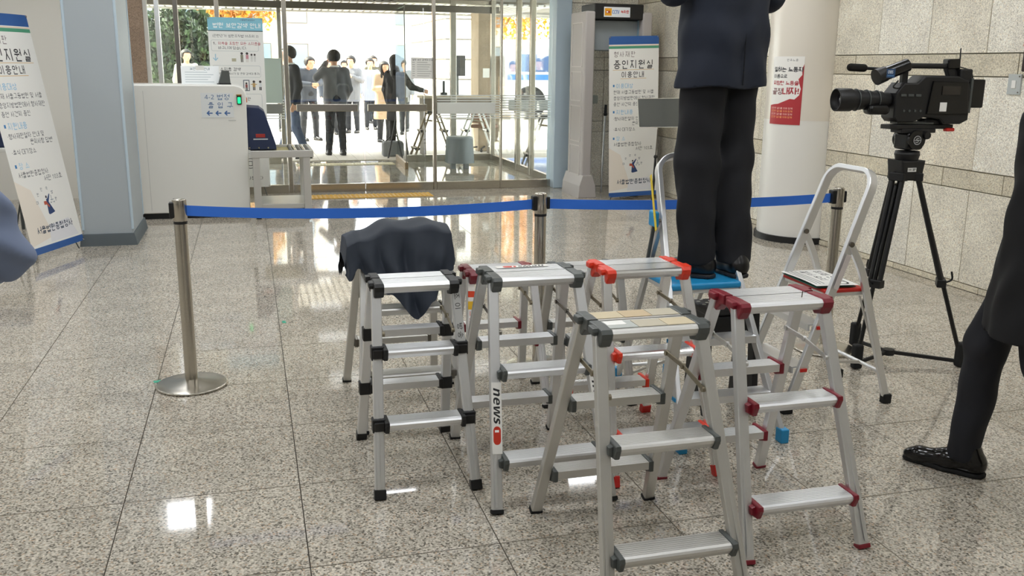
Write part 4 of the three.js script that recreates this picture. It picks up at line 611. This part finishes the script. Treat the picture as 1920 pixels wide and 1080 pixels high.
// ------------------------------------------------------------------ people: smooth fields of tapered limbs, meshed
function nets(f, lo, hi, cell) {
  const n = [0, 1, 2].map((i) => Math.ceil((hi[i] - lo[i]) / cell) + 1), [nx, ny, nz] = n, v = new Float32Array(nx * ny * nz), id = new Int32Array(nx * ny * nz).fill(-1), pos = [], nor = [], idx = [];
  for (let k = 0, o = 0; k < nz; k++) for (let j = 0; j < ny; j++) for (let i = 0; i < nx; i++, o++) v[o] = f(lo[0] + i * cell, lo[1] + j * cell, lo[2] + k * cell);
  const sx = 1, sy = nx, sz = nx * ny, corners = [0, 1, nx, nx + 1, sz, sz + 1, sz + nx, sz + nx + 1];
  for (let k = 0; k < nz - 1; k++) for (let j = 0; j < ny - 1; j++) for (let i = 0; i < nx - 1; i++) {
    const o = i + j * sy + k * sz; let m = 0; for (let c = 0; c < 8; c++) if (v[o + corners[c]] < 0) m |= 1 << c; if (m === 0 || m === 255) continue;
    let cx = 0, cy = 0, cz = 0, q = 0;
    for (let a = 0; a < 8; a++) for (const bit of [1, 2, 4]) { const b = a | bit; if (b === a || ((m >> a) & 1) === ((m >> b) & 1)) continue; const va = v[o + corners[a]], t = va / (va - v[o + corners[b]]); cx += (a & 1) + (bit === 1 ? t : 0); cy += ((a >> 1) & 1) + (bit === 2 ? t : 0); cz += ((a >> 2) & 1) + (bit === 4 ? t : 0); q++; }
    const x = lo[0] + (i + cx / q) * cell, y = lo[1] + (j + cy / q) * cell, z = lo[2] + (k + cz / q) * cell, e = cell * .5; id[o] = pos.length / 3; pos.push(x, y, z);
    let gx = f(x + e, y, z) - f(x - e, y, z), gy = f(x, y + e, z) - f(x, y - e, z), gz = f(x, y, z + e) - f(x, y, z - e); const l = Math.hypot(gx, gy, gz) || 1; nor.push(gx / l, gy / l, gz / l);
  }
  const quad = (a, b, c, d, flip) => { if (a < 0 || b < 0 || c < 0 || d < 0) return; flip ? idx.push(a, c, b, b, c, d) : idx.push(a, b, c, b, d, c); };
  for (let k = 1; k < nz - 1; k++) for (let j = 1; j < ny - 1; j++) for (let i = 1; i < nx - 1; i++) {
    const o = i + j * sy + k * sz, a = v[o] < 0;
    if (a !== v[o + sx] < 0) quad(id[o - sy - sz], id[o - sz], id[o - sy], id[o], !a);
    if (a !== v[o + sy] < 0) quad(id[o - sx - sz], id[o - sx], id[o - sz], id[o], !a);
    if (a !== v[o + sz] < 0) quad(id[o - sx - sy], id[o - sy], id[o - sx], id[o], !a);
  }
  const g = new THREE.BufferGeometry(); g.setAttribute('position', new THREE.Float32BufferAttribute(pos, 3)); g.setAttribute('normal', new THREE.Float32BufferAttribute(nor, 3)); g.setAttribute('uv', new THREE.Float32BufferAttribute(new Float32Array(pos.length / 3 * 2), 2)); g.setIndex(idx); return g;
}
const S = (a, b, r0, r1 = r0, fz = 1) => [a[0], a[1], a[2], b[0] - a[0], b[1] - a[1], b[2] - a[2], r0, r1, 1 / ((b[0] - a[0]) ** 2 + (b[1] - a[1]) ** 2 + (b[2] - a[2]) ** 2 + 1e-9), fz];
function field(segs, k, cut, wrinkle = 0) {
  return (x, y, z) => {
    let d = 1e3;
    for (const s of segs) { const px = x - s[0], py = y - s[1], pz = z - s[2]; let t = (px * s[3] + py * s[4] + pz * s[5]) * s[8]; t = t < 0 ? 0 : t > 1 ? 1 : t; const ex = px - t * s[3], ey = py - t * s[4], ez = (pz - t * s[5]) * s[9], e = Math.sqrt(ex * ex + ey * ey + ez * ez) - (s[6] + (s[7] - s[6]) * t); const h = k - Math.abs(d - e); d = Math.min(d, e) - (h > 0 ? h * h / (4 * k) : 0); }
    if (wrinkle) d += wrinkle * (Math.sin(y * 17 - x * 29 + z * 41) * Math.sin(x * 14 + z * 11 + y * 5) * .9 + Math.sin(y * 38 + Math.sin(x * 21) * 2 + z * 17) * .5 + Math.sin(x * 33 - y * 19 + Math.sin(z * 27 + y * 9)) * .5);
    if (cut) d = cut(x, y, z, d); return d;
  };
}
function bounds(segs, pad) { const lo = [9, 9, 9], hi = [-9, -9, -9]; for (const s of segs) for (const t of [0, 1]) for (let c = 0; c < 3; c++) { const p = s[c] + t * s[3 + c], r = Math.max(s[6], s[7]) + pad; lo[c] = Math.min(lo[c], p - r); hi[c] = Math.max(hi[c], p + r); } return [lo, hi]; }
function cloth(segs, k, cell, cut, wr) { const [lo, hi] = bounds(segs, cell * 2 + k * .3); return nets(field(segs, k, cut, wr), lo, hi, cell); }
const lerp3 = (a, b, t) => a.map((v, i) => v + (b[i] - v) * t);
function handSegs(w, elbow, side, curl, palmDir) {
  const d = V(w[0] - elbow[0], w[1] - elbow[1], w[2] - elbow[2]).normalize(), n = V(...palmDir).addScaledVector(d, -V(...palmDir).dot(d)).normalize(), l = d.clone().cross(n).multiplyScalar(side), out = [], P = V(...w), A = (v) => v.toArray();
  const pt = (a, b, c) => A(P.clone().addScaledVector(d, a).addScaledVector(l, b).addScaledVector(n, c));
  for (const b of [-.026, -.009, .009, .026]) out.push(S(pt(.0, b * .5, 0), pt(.082, b, 0), .016, .0125));
  const len = [.062, .075, .08, .072];
  [-.029, -.01, .01, .029].forEach((b, i) => { let q = P.clone().addScaledVector(d, .082).addScaledVector(l, b), a = curl * .35; for (let j = 0; j < 3; j++) { const L = len[i] * [.46, .3, .24][j], q2 = q.clone().addScaledVector(d, Math.cos(a) * L).addScaledVector(n, Math.sin(a) * L); out.push(S(A(q), A(q2), .0095 - j * .0008, .009 - j * .0008)); q = q2; a += curl * .75; } });
  let q = P.clone().addScaledVector(d, .025).addScaledVector(l, .026); for (const [L, u, v, c] of [[.04, .62, .7, .3], [.032, .85, .35, .45], [.026, .9, .1, .5]]) { const q2 = q.clone().addScaledVector(d, L * u).addScaledVector(l, L * v).addScaledVector(n, L * c * curl); out.push(S(A(q), A(q2), .0115, .0095)); q = q2; }
  return out;
}
// o: h height, joints in metres of a 1.75 m figure facing +z; l = the figure's left (+x), r = its right
function person(o) {
  const t = thing('person', o.label, 'person', o.pos, o.ry, o.group), k = (o.h || 1.75) / 1.75, cell = o.cell || .02; t.scale.setScalar(k);
  const J = { hipL: [.09, .92, 0], hipR: [-.09, .92, 0], kneeL: [.1, .5, .02], kneeR: [-.1, .5, .02], ankL: [.105, .09, -.02], ankR: [-.105, .09, -.02], toeL: 0, toeR: 0, shL: [.185, 1.42, -.01], shR: [-.185, 1.42, -.01], elL: [.25, 1.14, -.03], elR: [-.25, 1.14, -.03], wrL: [.26, .9, .06], wrR: [-.26, .9, .06], neck: [0, 1.46, -.01], head: [0, 1.62, .02], ...o.j };
  const H = J.head, c = o.c, arms = (r0, r1, r2, end = 1) => ['L', 'R'].flatMap((s) => [S(J['sh' + s], J['el' + s], r0, r1), S(J['el' + s], lerp3(J['el' + s], J['wr' + s], end), r1, r2)]);
  // skin: head with face, neck, trunk, arms, hands and legs as one surface
  const skin = [S([H[0], H[1] + .03, H[2] - .015], [H[0], H[1] + .02, H[2] + .0], .092, .088), S([H[0], H[1] - .03, H[2] + .02], [H[0], H[1] - .075, H[2] + .045], .066, .04), S([H[0], H[1] + .01, H[2] + .088], [H[0], H[1] - .025, H[2] + .104], .012, .015), S([H[0] - .04, H[1] + .035, H[2] + .07], [H[0] + .04, H[1] + .035, H[2] + .07], .018), S([H[0] + .082, H[1] - .005, H[2] - .01], [H[0] + .086, H[1] + .03, H[2] - .014], .014, .018), S([H[0] - .082, H[1] - .005, H[2] - .01], [H[0] - .086, H[1] + .03, H[2] - .014], .014, .018),
    S([H[0] - .018, H[1] - .052, H[2] + .085], [H[0] + .018, H[1] - .052, H[2] + .085], .009),
    S(lerp3(J.neck, H, .45), [J.neck[0], J.neck[1] - .04, J.neck[2]], .052, .06), S([-.1, 1.34, 0], [.1, 1.34, 0], .09), S([0, 1.3, 0], [0, 1.0, 0], .1), S([-.06, .94, 0], [.06, .94, 0], .09), ...arms(.042, .036, .026), ...['L', 'R'].flatMap((s) => [S(J['hip' + s], J['knee' + s], .068, .05), S(J['knee' + s], J['ank' + s], .046, .034)])];
  const [lo, hi] = bounds(skin, cell * 2), geos = [nets(field(skin, .028), lo, hi, Math.min(cell, .02))];
  for (const s of ['L', 'R']) { const hs = [S(lerp3(J['el' + s], J['wr' + s], .85), J['wr' + s], .027, .024), ...handSegs(J['wr' + s], J['el' + s], s === 'L' ? 1 : -1, o['curl' + s] ?? .5, o['palm' + s] || [s === 'L' ? -1 : 1, 0, .2])]; geos.push(cloth(hs, .007, Math.max(.0045, cell * .35))); }
  const body = part('body', merge(geos), o.skin || M.skin, t);
  for (const s of [-1, 1]) part('eye', new THREE.SphereGeometry(.011, 10, 8).translate(H[0] + s * .033, H[1] + .015, H[2] + .078), M.blackGloss, body);
  // hair
  const hs = [S([H[0], H[1] + .04, H[2] - .022], [H[0], H[1] + .035, H[2] - .004], .113, .11)]; if (o.longHair) hs.push(S([H[0], H[1], H[2] - .05], [H[0], H[1] - .22, H[2] - .05], .085, .07), S([H[0] - .08, H[1], H[2] + .01], [H[0] - .09, H[1] - .2, H[2] + .03], .03, .022), S([H[0] + .08, H[1], H[2] + .01], [H[0] + .09, H[1] - .2, H[2] + .03], .03, .022));
  part('hair', cloth(hs, .02, Math.min(cell, .014), (x, y, z, d) => Math.max(d, Math.min(z - H[2] - .045 + (y < H[1] + .07 ? 0 : -.09), H[1] + .9 - y), o.longHair ? -1 : H[1] - .045 - y + Math.max(0, z - H[2] + .02) * .8), .002), o.hair || M.hair, t);
  // trousers
  const legs = ['L', 'R'].flatMap((s) => [S(J['hip' + s], J['knee' + s], .093, o.legR || .074), S(J['knee' + s], [J['ank' + s][0], J['ank' + s][1] - .01, J['ank' + s][2]], o.legR || .072, (o.legR || .07) * .82)]);
  part('trousers', cloth([...legs, S([-.07, .97, 0], [.07, .97, 0], .115), S([0, .97, 0], [0, 1.04, 0], .12, .115)], .03, cell, (x, y, z, d) => Math.max(d, y - 1.08, .058 - y), o.wr ?? .003), c.trousers, t);
  // jacket or coat down to o.hem
  const hem = o.hem ?? .8, W = o.tw ?? .085, R = o.tr ?? .112, fl = o.flare || 0, trunk = [S([-.12, 1.385, 0], [.12, 1.385, 0], .092, .092, 1.1), S([0, 1.44, -.015], [J.neck[0], J.neck[1] + .02, -.012], .075, .066)];
  for (const x of [-1, 0, 1]) trunk.push(S([x * W, 1.32, 0], [x * W, 1.0, 0], R, R), S([x * W, 1.0, 0], [x * (W + fl), hem, (x ? 0 : fl)], R, R + fl * .7)); if (hem < .75) trunk.push(S([0, .95, .02], [0, hem, .03 + fl], R, R + fl));
  const armF = field(arms(o.sleeve || .066, (o.sleeve || .066) * .9, .046, .97), .02, o.sleeveFold ? (x, y, z, d) => d - o.sleeveFold * Math.pow(Math.abs(Math.sin(y * 34 + z * 16 + Math.sin(x * 23 + z * 9) * 1.4)), 2.5) * Math.exp(-(((y - 1.1) / .17) ** 2)) : null, (o.wr ?? .003) * (o.sleeveWr || 1)), trunkF = field(trunk, .03, null, o.wr ?? .003), all = [...trunk, ...arms(.07, .065, .05)], [jlo, jhi] = bounds(all, cell * 3);
  part(o.coatName || 'jacket', nets((x, y, z) => { let d = Math.max(trunkF(x, y, z), hem + (o.hemWave || 0) * Math.sin(x * 20 + z * 13) - y); if (y > J.neck[1] + .01) d = Math.max(d, y - J.neck[1] - .03); const e = armF(x, y, z), h = .05 - Math.abs(d - e); return Math.min(d, e) - (h > 0 && y > hem + .06 ? h * h / .2 : 0); }, jlo, jhi, cell), c.jacket, t);
  if (o.collar !== 0) part('shirt_collar', new THREE.TorusGeometry(.066, .014, 8, 24).rotateX(Math.PI / 2).translate(J.neck[0], J.neck[1] + .035, J.neck[2] + .002), c.shirt || M.paper, t);
  // shoes
  for (const s of ['L', 'R']) {
    const a = J['ank' + s], yaw = J['toe' + s] || 0, up = a[1] - .09, dx = Math.sin(yaw), dz = Math.cos(yaw), q = (f, y, l = 0) => [a[0] + dx * f + dz * l, up + y, a[2] + dz * f - dx * l];
    const sh = [S(q(-.045, .045), q(.05, .045), .042, .042), S(q(.05, .04), q(.155, .03), .04, .034), S(q(.155, .03), q(.19, .026), .034, .024), S(q(-.035, .06), q(-.02, .105), .044, .042)];
    const shoe = part('shoe', cloth(sh, .02, Math.min(cell, .008), (x, y, z, d) => Math.max(d, up + .012 - y, y - up - .12)), c.shoe || M.blackGloss, t);
    const so = [S(q(-.045, .015), q(.06, .015), .043, .04), S(q(.06, .015), q(.19, .015), .042, .026)]; part('sole', cloth(so, .02, Math.min(cell, .008), (x, y, z, d) => Math.max(d, up - y + .0005, y - up - .02)), c.sole || M.rubber, shoe);
  }
  if (o.extra) o.extra(t, J); return t;
}
const C = { navyJ: std(0x1a2130, .8), black: std(0x0d0d10, .85), char: std(0x15161b, .85), grey: std(0x6a6c70, .8), shirt: std(0x76839f, .8), beige: std(0xb09a80, .8), jean: std(0x4a5a78, .8), dark: std(0x1d2026, .8), olive: std(0x4d4a3c, .8), blueCoat: std(0x3c424c, .8) };
// the photographer on the blue ladder, back to us
person({ label: 'person in navy blazer and black trousers standing on the blue ladder, back turned', pos: [2.4, .619, -.97], ry: Math.PI + .36, h: 1.78, cell: .0105, hem: .79, tw: .075, tr: .124, flare: .008, hemWave: .006, legR: .09, wr: .0042, c: { trousers: C.char, jacket: C.navyJ, shoe: std(0x0c0c0d, .32), sole: std(0x26272a, .7) },
  j: { ankR: [-.075, .09, -.06], ankL: [.08, .09, .01], kneeL: [.088, .5, .03], kneeR: [-.085, .5, .0], toeL: .55, toeR: -.25, elL: [.28, 1.16, .02], wrL: [.1, 1.32, .3], elR: [-.29, 1.16, .02], wrR: [-.1, 1.32, .3] }, curlL: 1.1, curlR: 1.1, palmL: [-1, .2, .1], palmR: [1, .2, .1],
  extra: (t) => { part('jacket_vent', box(.003, .2, .004, .02, .9, -.131), std(0x0c1018, .9), t); } });
{ const t = thing('photo_camera', 'black stills camera held up by the photographer on the ladder', 'camera', [2.27, 2.01, -1.36], Math.PI + .36); part('body', rbox(.14, .1, .06, 0, 0, 0, .015), M.black, t); part('lens', cyl(.036, .04, .12, 0, 0, 0).rotateX(Math.PI / 2).translate(0, 0, .09), M.blackGloss, t); part('prism', rbox(.05, .03, .05, 0, .06, 0, .01), M.black, t); t.position.y = 1.99; }
// the walker at the right edge, in a long black coat
person({ label: 'person in long black coat and black leather shoes striding past the ladders', pos: [3.14, 0, .075], ry: -2.5, h: 1.76, cell: .012, hem: .6, flare: .015, tw: .09, tr: .12, hemWave: .008, coatName: 'coat', wr: .004, c: { trousers: std(0x14151c, .8), jacket: C.black, shoe: std(0x0b0908, .16) },
  j: { ankL: [.06, .09, -.3], ankR: [-.03, .09, .185], kneeL: [.09, .5, -.06], kneeR: [-.06, .5, .16], hipR: [-.08, .92, .02], elL: [.24, 1.14, -.14], wrL: [.2, .93, -.24], elR: [-.25, 1.16, -.14], wrR: [-.27, .93, -.1] } });
// the sleeve at the left edge
person({ label: 'person in pale blue shirt with bent elbow near the leaning banner', pos: [-.342, 0, .62], ry: Math.PI, h: 1.8, cell: .009, hem: .86, wr: .004, sleeve: .062, sleeveWr: 1.6, sleeveFold: .02, c: { trousers: C.dark, jacket: C.shirt, shirt: C.shirt }, j: { shR: [-.22, 1.42, -.01], elR: [-.31, 1.085, .03], wrR: [-.12, 1.02, .2], elL: [.26, 1.12, .0], wrL: [.14, 1.02, .22] } });

// ------------------------------------------------------------------ outside: people, furniture, building, bus, trees
const out = 'people outside the glass doors';
person({ label: 'person outside with grey jacket, back turned, hands raised to the face', pos: [1.9, 0, -13.45], ry: Math.PI + .1, h: 1.72, hem: .84, group: out, c: { trousers: C.dark, jacket: C.grey }, j: { elL: [.3, 1.3, .06], wrL: [.1, 1.56, .16], elR: [-.24, 1.12, -.04], wrR: [-.2, .95, .12], ankL: [.13, .09, .02], ankR: [-.1, .09, -.06] } });
person({ label: 'person outside in dark coat bending over something in the hands', pos: [1.66, 0, -16.8], ry: .5, h: 1.68, hem: .82, group: out, c: { trousers: C.dark, jacket: C.blueCoat }, j: { head: [0, 1.57, .12], elL: [.26, 1.18, .06], wrL: [.08, 1.16, .26], elR: [-.26, 1.18, .06], wrR: [-.08, 1.16, .26], ankL: [.17, .09, 0], ankR: [-.16, .09, 0], kneeL: [.14, .5, .03], kneeR: [-.14, .5, .03] } });
person({ label: 'person outside in black jacket and blue jeans walking beyond the roller table', pos: [1.16, 0, -12.95], ry: -1.2, h: 1.76, hem: .8, group: out, c: { trousers: C.jean, jacket: C.dark }, j: { ankL: [.1, .09, -.2], kneeL: [.1, .5, -.02], ankR: [-.1, .09, .18] } });
person({ label: 'person outside in beige trench coat with long dark hair looking down', pos: [3.1, 0, -16.25], ry: .3, h: 1.58, hem: .5, flare: .03, coatName: 'coat', longHair: true, group: out, c: { trousers: C.dark, jacket: C.beige }, j: { head: [0, 1.6, .06], elL: [.24, 1.16, .04], wrL: [.06, 1.18, .24], elR: [-.24, 1.16, .04], wrR: [-.06, 1.18, .24] } });
person({ label: 'person outside in black coat behind the open glass door leaf', pos: [2.94, 0, -13.62], ry: 2.2, h: 1.66, hem: .6, coatName: 'coat', group: out, c: { trousers: C.black, jacket: C.black }, longHair: true, j: { elR: [-.3, 1.2, .1], wrR: [-.34, 1.14, .34] } });
{
  const cols = [C.blueCoat, C.grey, C.dark, std(0x8a8f9a, .8), C.olive, std(0x585f6c, .8), C.dark, std(0x9a958c, .8), C.grey], what = ['slate blue', 'grey', 'dark', 'pale grey', 'olive', 'light blue', 'black', 'stone', 'mid grey'];
  [[2.25, -18.4, .2], [2.75, -18.9, -.4], [2.5, -21, .3], [3.3, -20, .0], [3.7, -22.5, .2], [3.05, -23.5, -.2], [1.3, -19.5, .3], [-.7, -18.6, .4], [3.95, -19.3, -.3]].forEach(([x, z, r], i) => person({ label: 'distant onlooker in the crowd wearing a ' + what[i] + ' coat', pos: [x, 0, z], ry: r, h: 1.6 + (i * 7 % 5) * .04, cell: .03, hem: .72, group: 'onlookers on the forecourt', c: { trousers: C.dark, jacket: cols[i] }, collar: 0, j: i % 2 ? { elL: [.27, 1.2, .06], wrL: [.1, 1.3, .25] } : {} }));
}
// reception desk with monitor and phone beyond the outer glass
{ const t = thing('reception_desk', 'tall wooden reception desk beyond the outer glass', 'desk', [3.95, 0, -13.35]); part('top', rbox(1.3, .04, .5, 0, .98, 0, .006), std(0xb7a58c, .5), t); part('front_panel', box(1.24, .22, .02, 0, .85, .2), std(0x6f5f4e, .6), t); for (const x of [-.6, .6]) part('side_panel', box(.03, .96, .44, x, .48, 0), std(0x5f5448, .6), t); }
{ const t = thing('desk_monitor', 'black flat monitor on the reception desk', 'monitor', [3.95, 1.0, -13.3], .15); part('screen', rbox(.28, .34, .03, 0, .5, 0, .008), M.black, t); part('neck', rbox(.05, .32, .03, 0, .17, -.02, .006), M.darkgrey, t); part('foot', rbox(.2, .015, .16, 0, .008, 0, .005), M.darkgrey, t); }
{ const t = thing('desk_phone', 'black phone handset on the reception desk', 'phone', [3.7, 1.0, -13.25]); part('base', rbox(.1, .06, .14, 0, .03, 0, .01), M.black, t); part('handset', rbox(.04, .2, .05, 0, .15, 0, .015), M.blackGloss, t); }
{ const t = thing('office_chair', 'tan backed office chair under the reception desk', 'chair', [4.6, 0, -13.95], -.5); part('backrest', rbox(.42, .42, .05, 0, .72, .2, .02), std(0x8a6248, .7), t); part('seat', rbox(.44, .06, .42, 0, .45, 0, .02), std(0x7b563f, .7), t); part('column', cyl(.03, .03, .34, 0, .25, 0), M.black, t); for (let i = 0; i < 5; i++) { const a = i * 1.2566, l = part('base_arm', rod(V(0, .09, 0), V(Math.sin(a) * .27, .06, Math.cos(a) * .27), .018, .012), M.black, t); part('castor', new THREE.SphereGeometry(.028, 10, 8).translate(Math.sin(a) * .27, .028, Math.cos(a) * .27), M.black, l); } }
{ const t = thing('litter_bin', 'grey faceted litter bin inside the vestibule', 'bin', [3.5, 0, -11.1]); part('body', cyl(.21, .23, .36, 0, .27, 0, 6), std(0x6b7377, .5), t); for (const x of [-.1, .1]) part('foot', rbox(.07, .09, .1, x, .045, 0, .005), M.gateGrey, t); part('rim', cyl(.2, .215, .03, 0, .465, 0, 6), std(0x7f888c, .4), t); }
for (const [x, z, r, l] of [[3.42, -12.8, 1.57, 'brown step ladder standing by the reception desk'], [4.16, -12.8, 1.57, 'grey step ladder folded half open below the reception desk'], [4.95, -11.4, 1.4, 'dark step ladder outside the vestibule side glass']]) ladder({ ...three, name: 'step_ladder', x, z, ry: r, cap: M.black, foot: M.rubber, metal: z > -12 ? M.steelDark : x < 3.5 ? std(0x8d7a63, .5, .5) : M.aluMatte, label: l });
{ const t = thing('equipment_tripod', 'slim black tripod behind the open glass door leaf', 'tripod', [2.88, 0, -12.72]); for (let i = 0; i < 3; i++) { const a = i * 2.094 + .4; part('leg', rod(V(Math.sin(a) * .22, 0, Math.cos(a) * .22), V(0, 1.0, 0), .014, .018), M.black, t); } part('head', rbox(.12, .1, .12, 0, 1.04, 0, .02), M.black, t); }
{ const t = thing('equipment_bag', 'grey equipment bag on the ground by the slim tripod', 'bag', [2.82, 0, -13.12]); part('body', rbox(.4, .26, .26, 0, .13, 0, .05), std(0x77797a, .8), t); part('strap', tube([V(-.15, .25, 0), V(0, .36, 0), V(.15, .25, 0)], .012, 20, 6), M.black, t); }
// stone pier carrying the canopy
{ const t = thing('stone_pier', 'brown granite pier under the canopy', 'pillar', [4.66, 0, -14.2]); t.userData.kind = 'structure'; part('shaft', metreUV(rbox(.4, 2.5, .6, 0, 1.25, 0, .01), 1 / 1.8), std(0xa89682, .6, 0, { map: wallTex }), t); part('notice', box(.12, .16, .004, -.06, 1.38, .303), M.paper, t); }
// office wing with bands of cladding
{
  const t = thing('office_wing', 'pale office wing with horizontal cladding joints beyond the forecourt', 'building', [6.55, 0, -27]); const m = std(0xe4e0da, .7), g = std(0x8b867f, .8);
  part('core', box(1.2, 9, 5.9, 0, 4.5, 0), g, t); for (let i = 0; i < 16; i++) { part('cladding_board', box(.06, .5, 5.9, -.63, .3 + i * .55, 0), m, t); part('cladding_board', box(1.3, .5, .06, 0, .3 + i * .55, 2.98), m, t); }
}
{
  const t = thing('bus', 'white bus with blue window band parked beyond the stone pier', 'bus', [9.5, 0, -25], 0); part('body', rbox(4.4, 1.95, 2.2, .4, 1.27, 0, .12), std(0xf2f2f0, .35), t); part('window_band', rbox(4.3, .5, .03, .4, 1.6, 1.105, .02), std(0x34507c, .2), t); part('blue_stripe', box(4.38, .16, .02, .4, 1.2, 1.105), std(0x2c6ac0, .4), t); for (const x of [-1.1, 1.8]) part('wheel', cyl(.48, .48, .3, 0, 0, 0, 28).rotateX(Math.PI / 2).translate(x, .48, .96), M.rubber, t); part('bumper', rbox(4.3, .3, .06, .4, .42, 1.1, .03), M.darkgrey, t);
}
function tree(name, label, pos, h, r, cols, n, squash = 1) {
  const t = thing(name, label, 'tree', pos, 0, 'trees beyond the forecourt'); part('trunk', [rod(V(0, 0, 0), V(.05, h * .6, 0), .13, .08), rod(V(.05, h * .5, 0), V(r * .5, h * .8, .2), .05, .03), rod(V(.05, h * .5, 0), V(-r * .5, h * .8, -.1), .05, .03)], std(0x5a4a3c, .9), t);
  const leaf = new THREE.PlaneGeometry(.085, .07), im = new THREE.InstancedMesh(leaf, std(0xffffff, .8, 0, { side: THREE.DoubleSide, transmission: .3, thickness: 0 }), n), d = new THREE.Object3D(), c = new THREE.Color();
  for (let i = 0; i < n; i++) { const a = rr(0, 6.283), b = Math.acos(rr(-1, 1)), q = r * Math.cbrt(rr(.15, 1)) * (1 + .25 * Math.sin(a * 3 + b * 4)); d.position.set(q * Math.sin(b) * Math.cos(a), h * .78 + q * Math.cos(b) * squash, q * Math.sin(b) * Math.sin(a)); d.rotation.set(rr(0, 6), rr(0, 6), rr(0, 6)); d.scale.setScalar(rr(.7, 1.5)); d.updateMatrix(); im.setMatrixAt(i, d.matrix); im.setColorAt(i, c.setHex(cols[Math.floor(rnd() * cols.length)])); }
  im.name = 'foliage'; im.userData.kind = 'stuff'; shadow(im); t.add(im);
}
tree('evergreen_tree', 'dense green shrub tree seen through the narrow panes', [-1.0, 0, -21.5], 2.2, .85, [0x2c3f22, 0x3d5230, 0x4a6038, 0x233419], 9000, 1.3);
tree('ginkgo_tree', 'yellow autumn tree over the parked bus', [9.4, 0, -31], 5.6, 2.3, [0xe8a91a, 0xf0bd2e, 0xd9921a, 0xf3cf52], 9000);
tree('ginkgo_tree', 'yellow autumn tree behind the pale office wing end', [13.2, 0, -30], 5.4, 2.2, [0xe8a91a, 0xf0bd2e, 0xd9921a], 8000);
tree('ginkgo_tree', 'yellow autumn tree beyond the screening banner', [.15, 0, -24], 4.2, 1.1, [0xd99a2a, 0xe8b23c, 0xc98a22, 0xb89a4a], 5000);
// a far brick house and street trees behind the crowd
{ const t = thing('far_building', 'far pale brick building across the street', 'building', [-3, 0, -46]); part('wall', box(14, 10, 4, 0, 5, 0), std(0xd8d0c4, .8), t); for (let i = 0; i < 8; i++) for (let j = 0; j < 4; j++) { const w = part('window', box(1.0, 1.3, .06, -6 + i * 1.7, 1.8 + j * 2.2, 2.02), M.steelDark, t); part('window_pane', box(.9, 1.2, .03, -6 + i * 1.7, 1.8 + j * 2.2, 2.05), std(0x7c8c98, .1), w); } }

renderer.render(scene, camera);
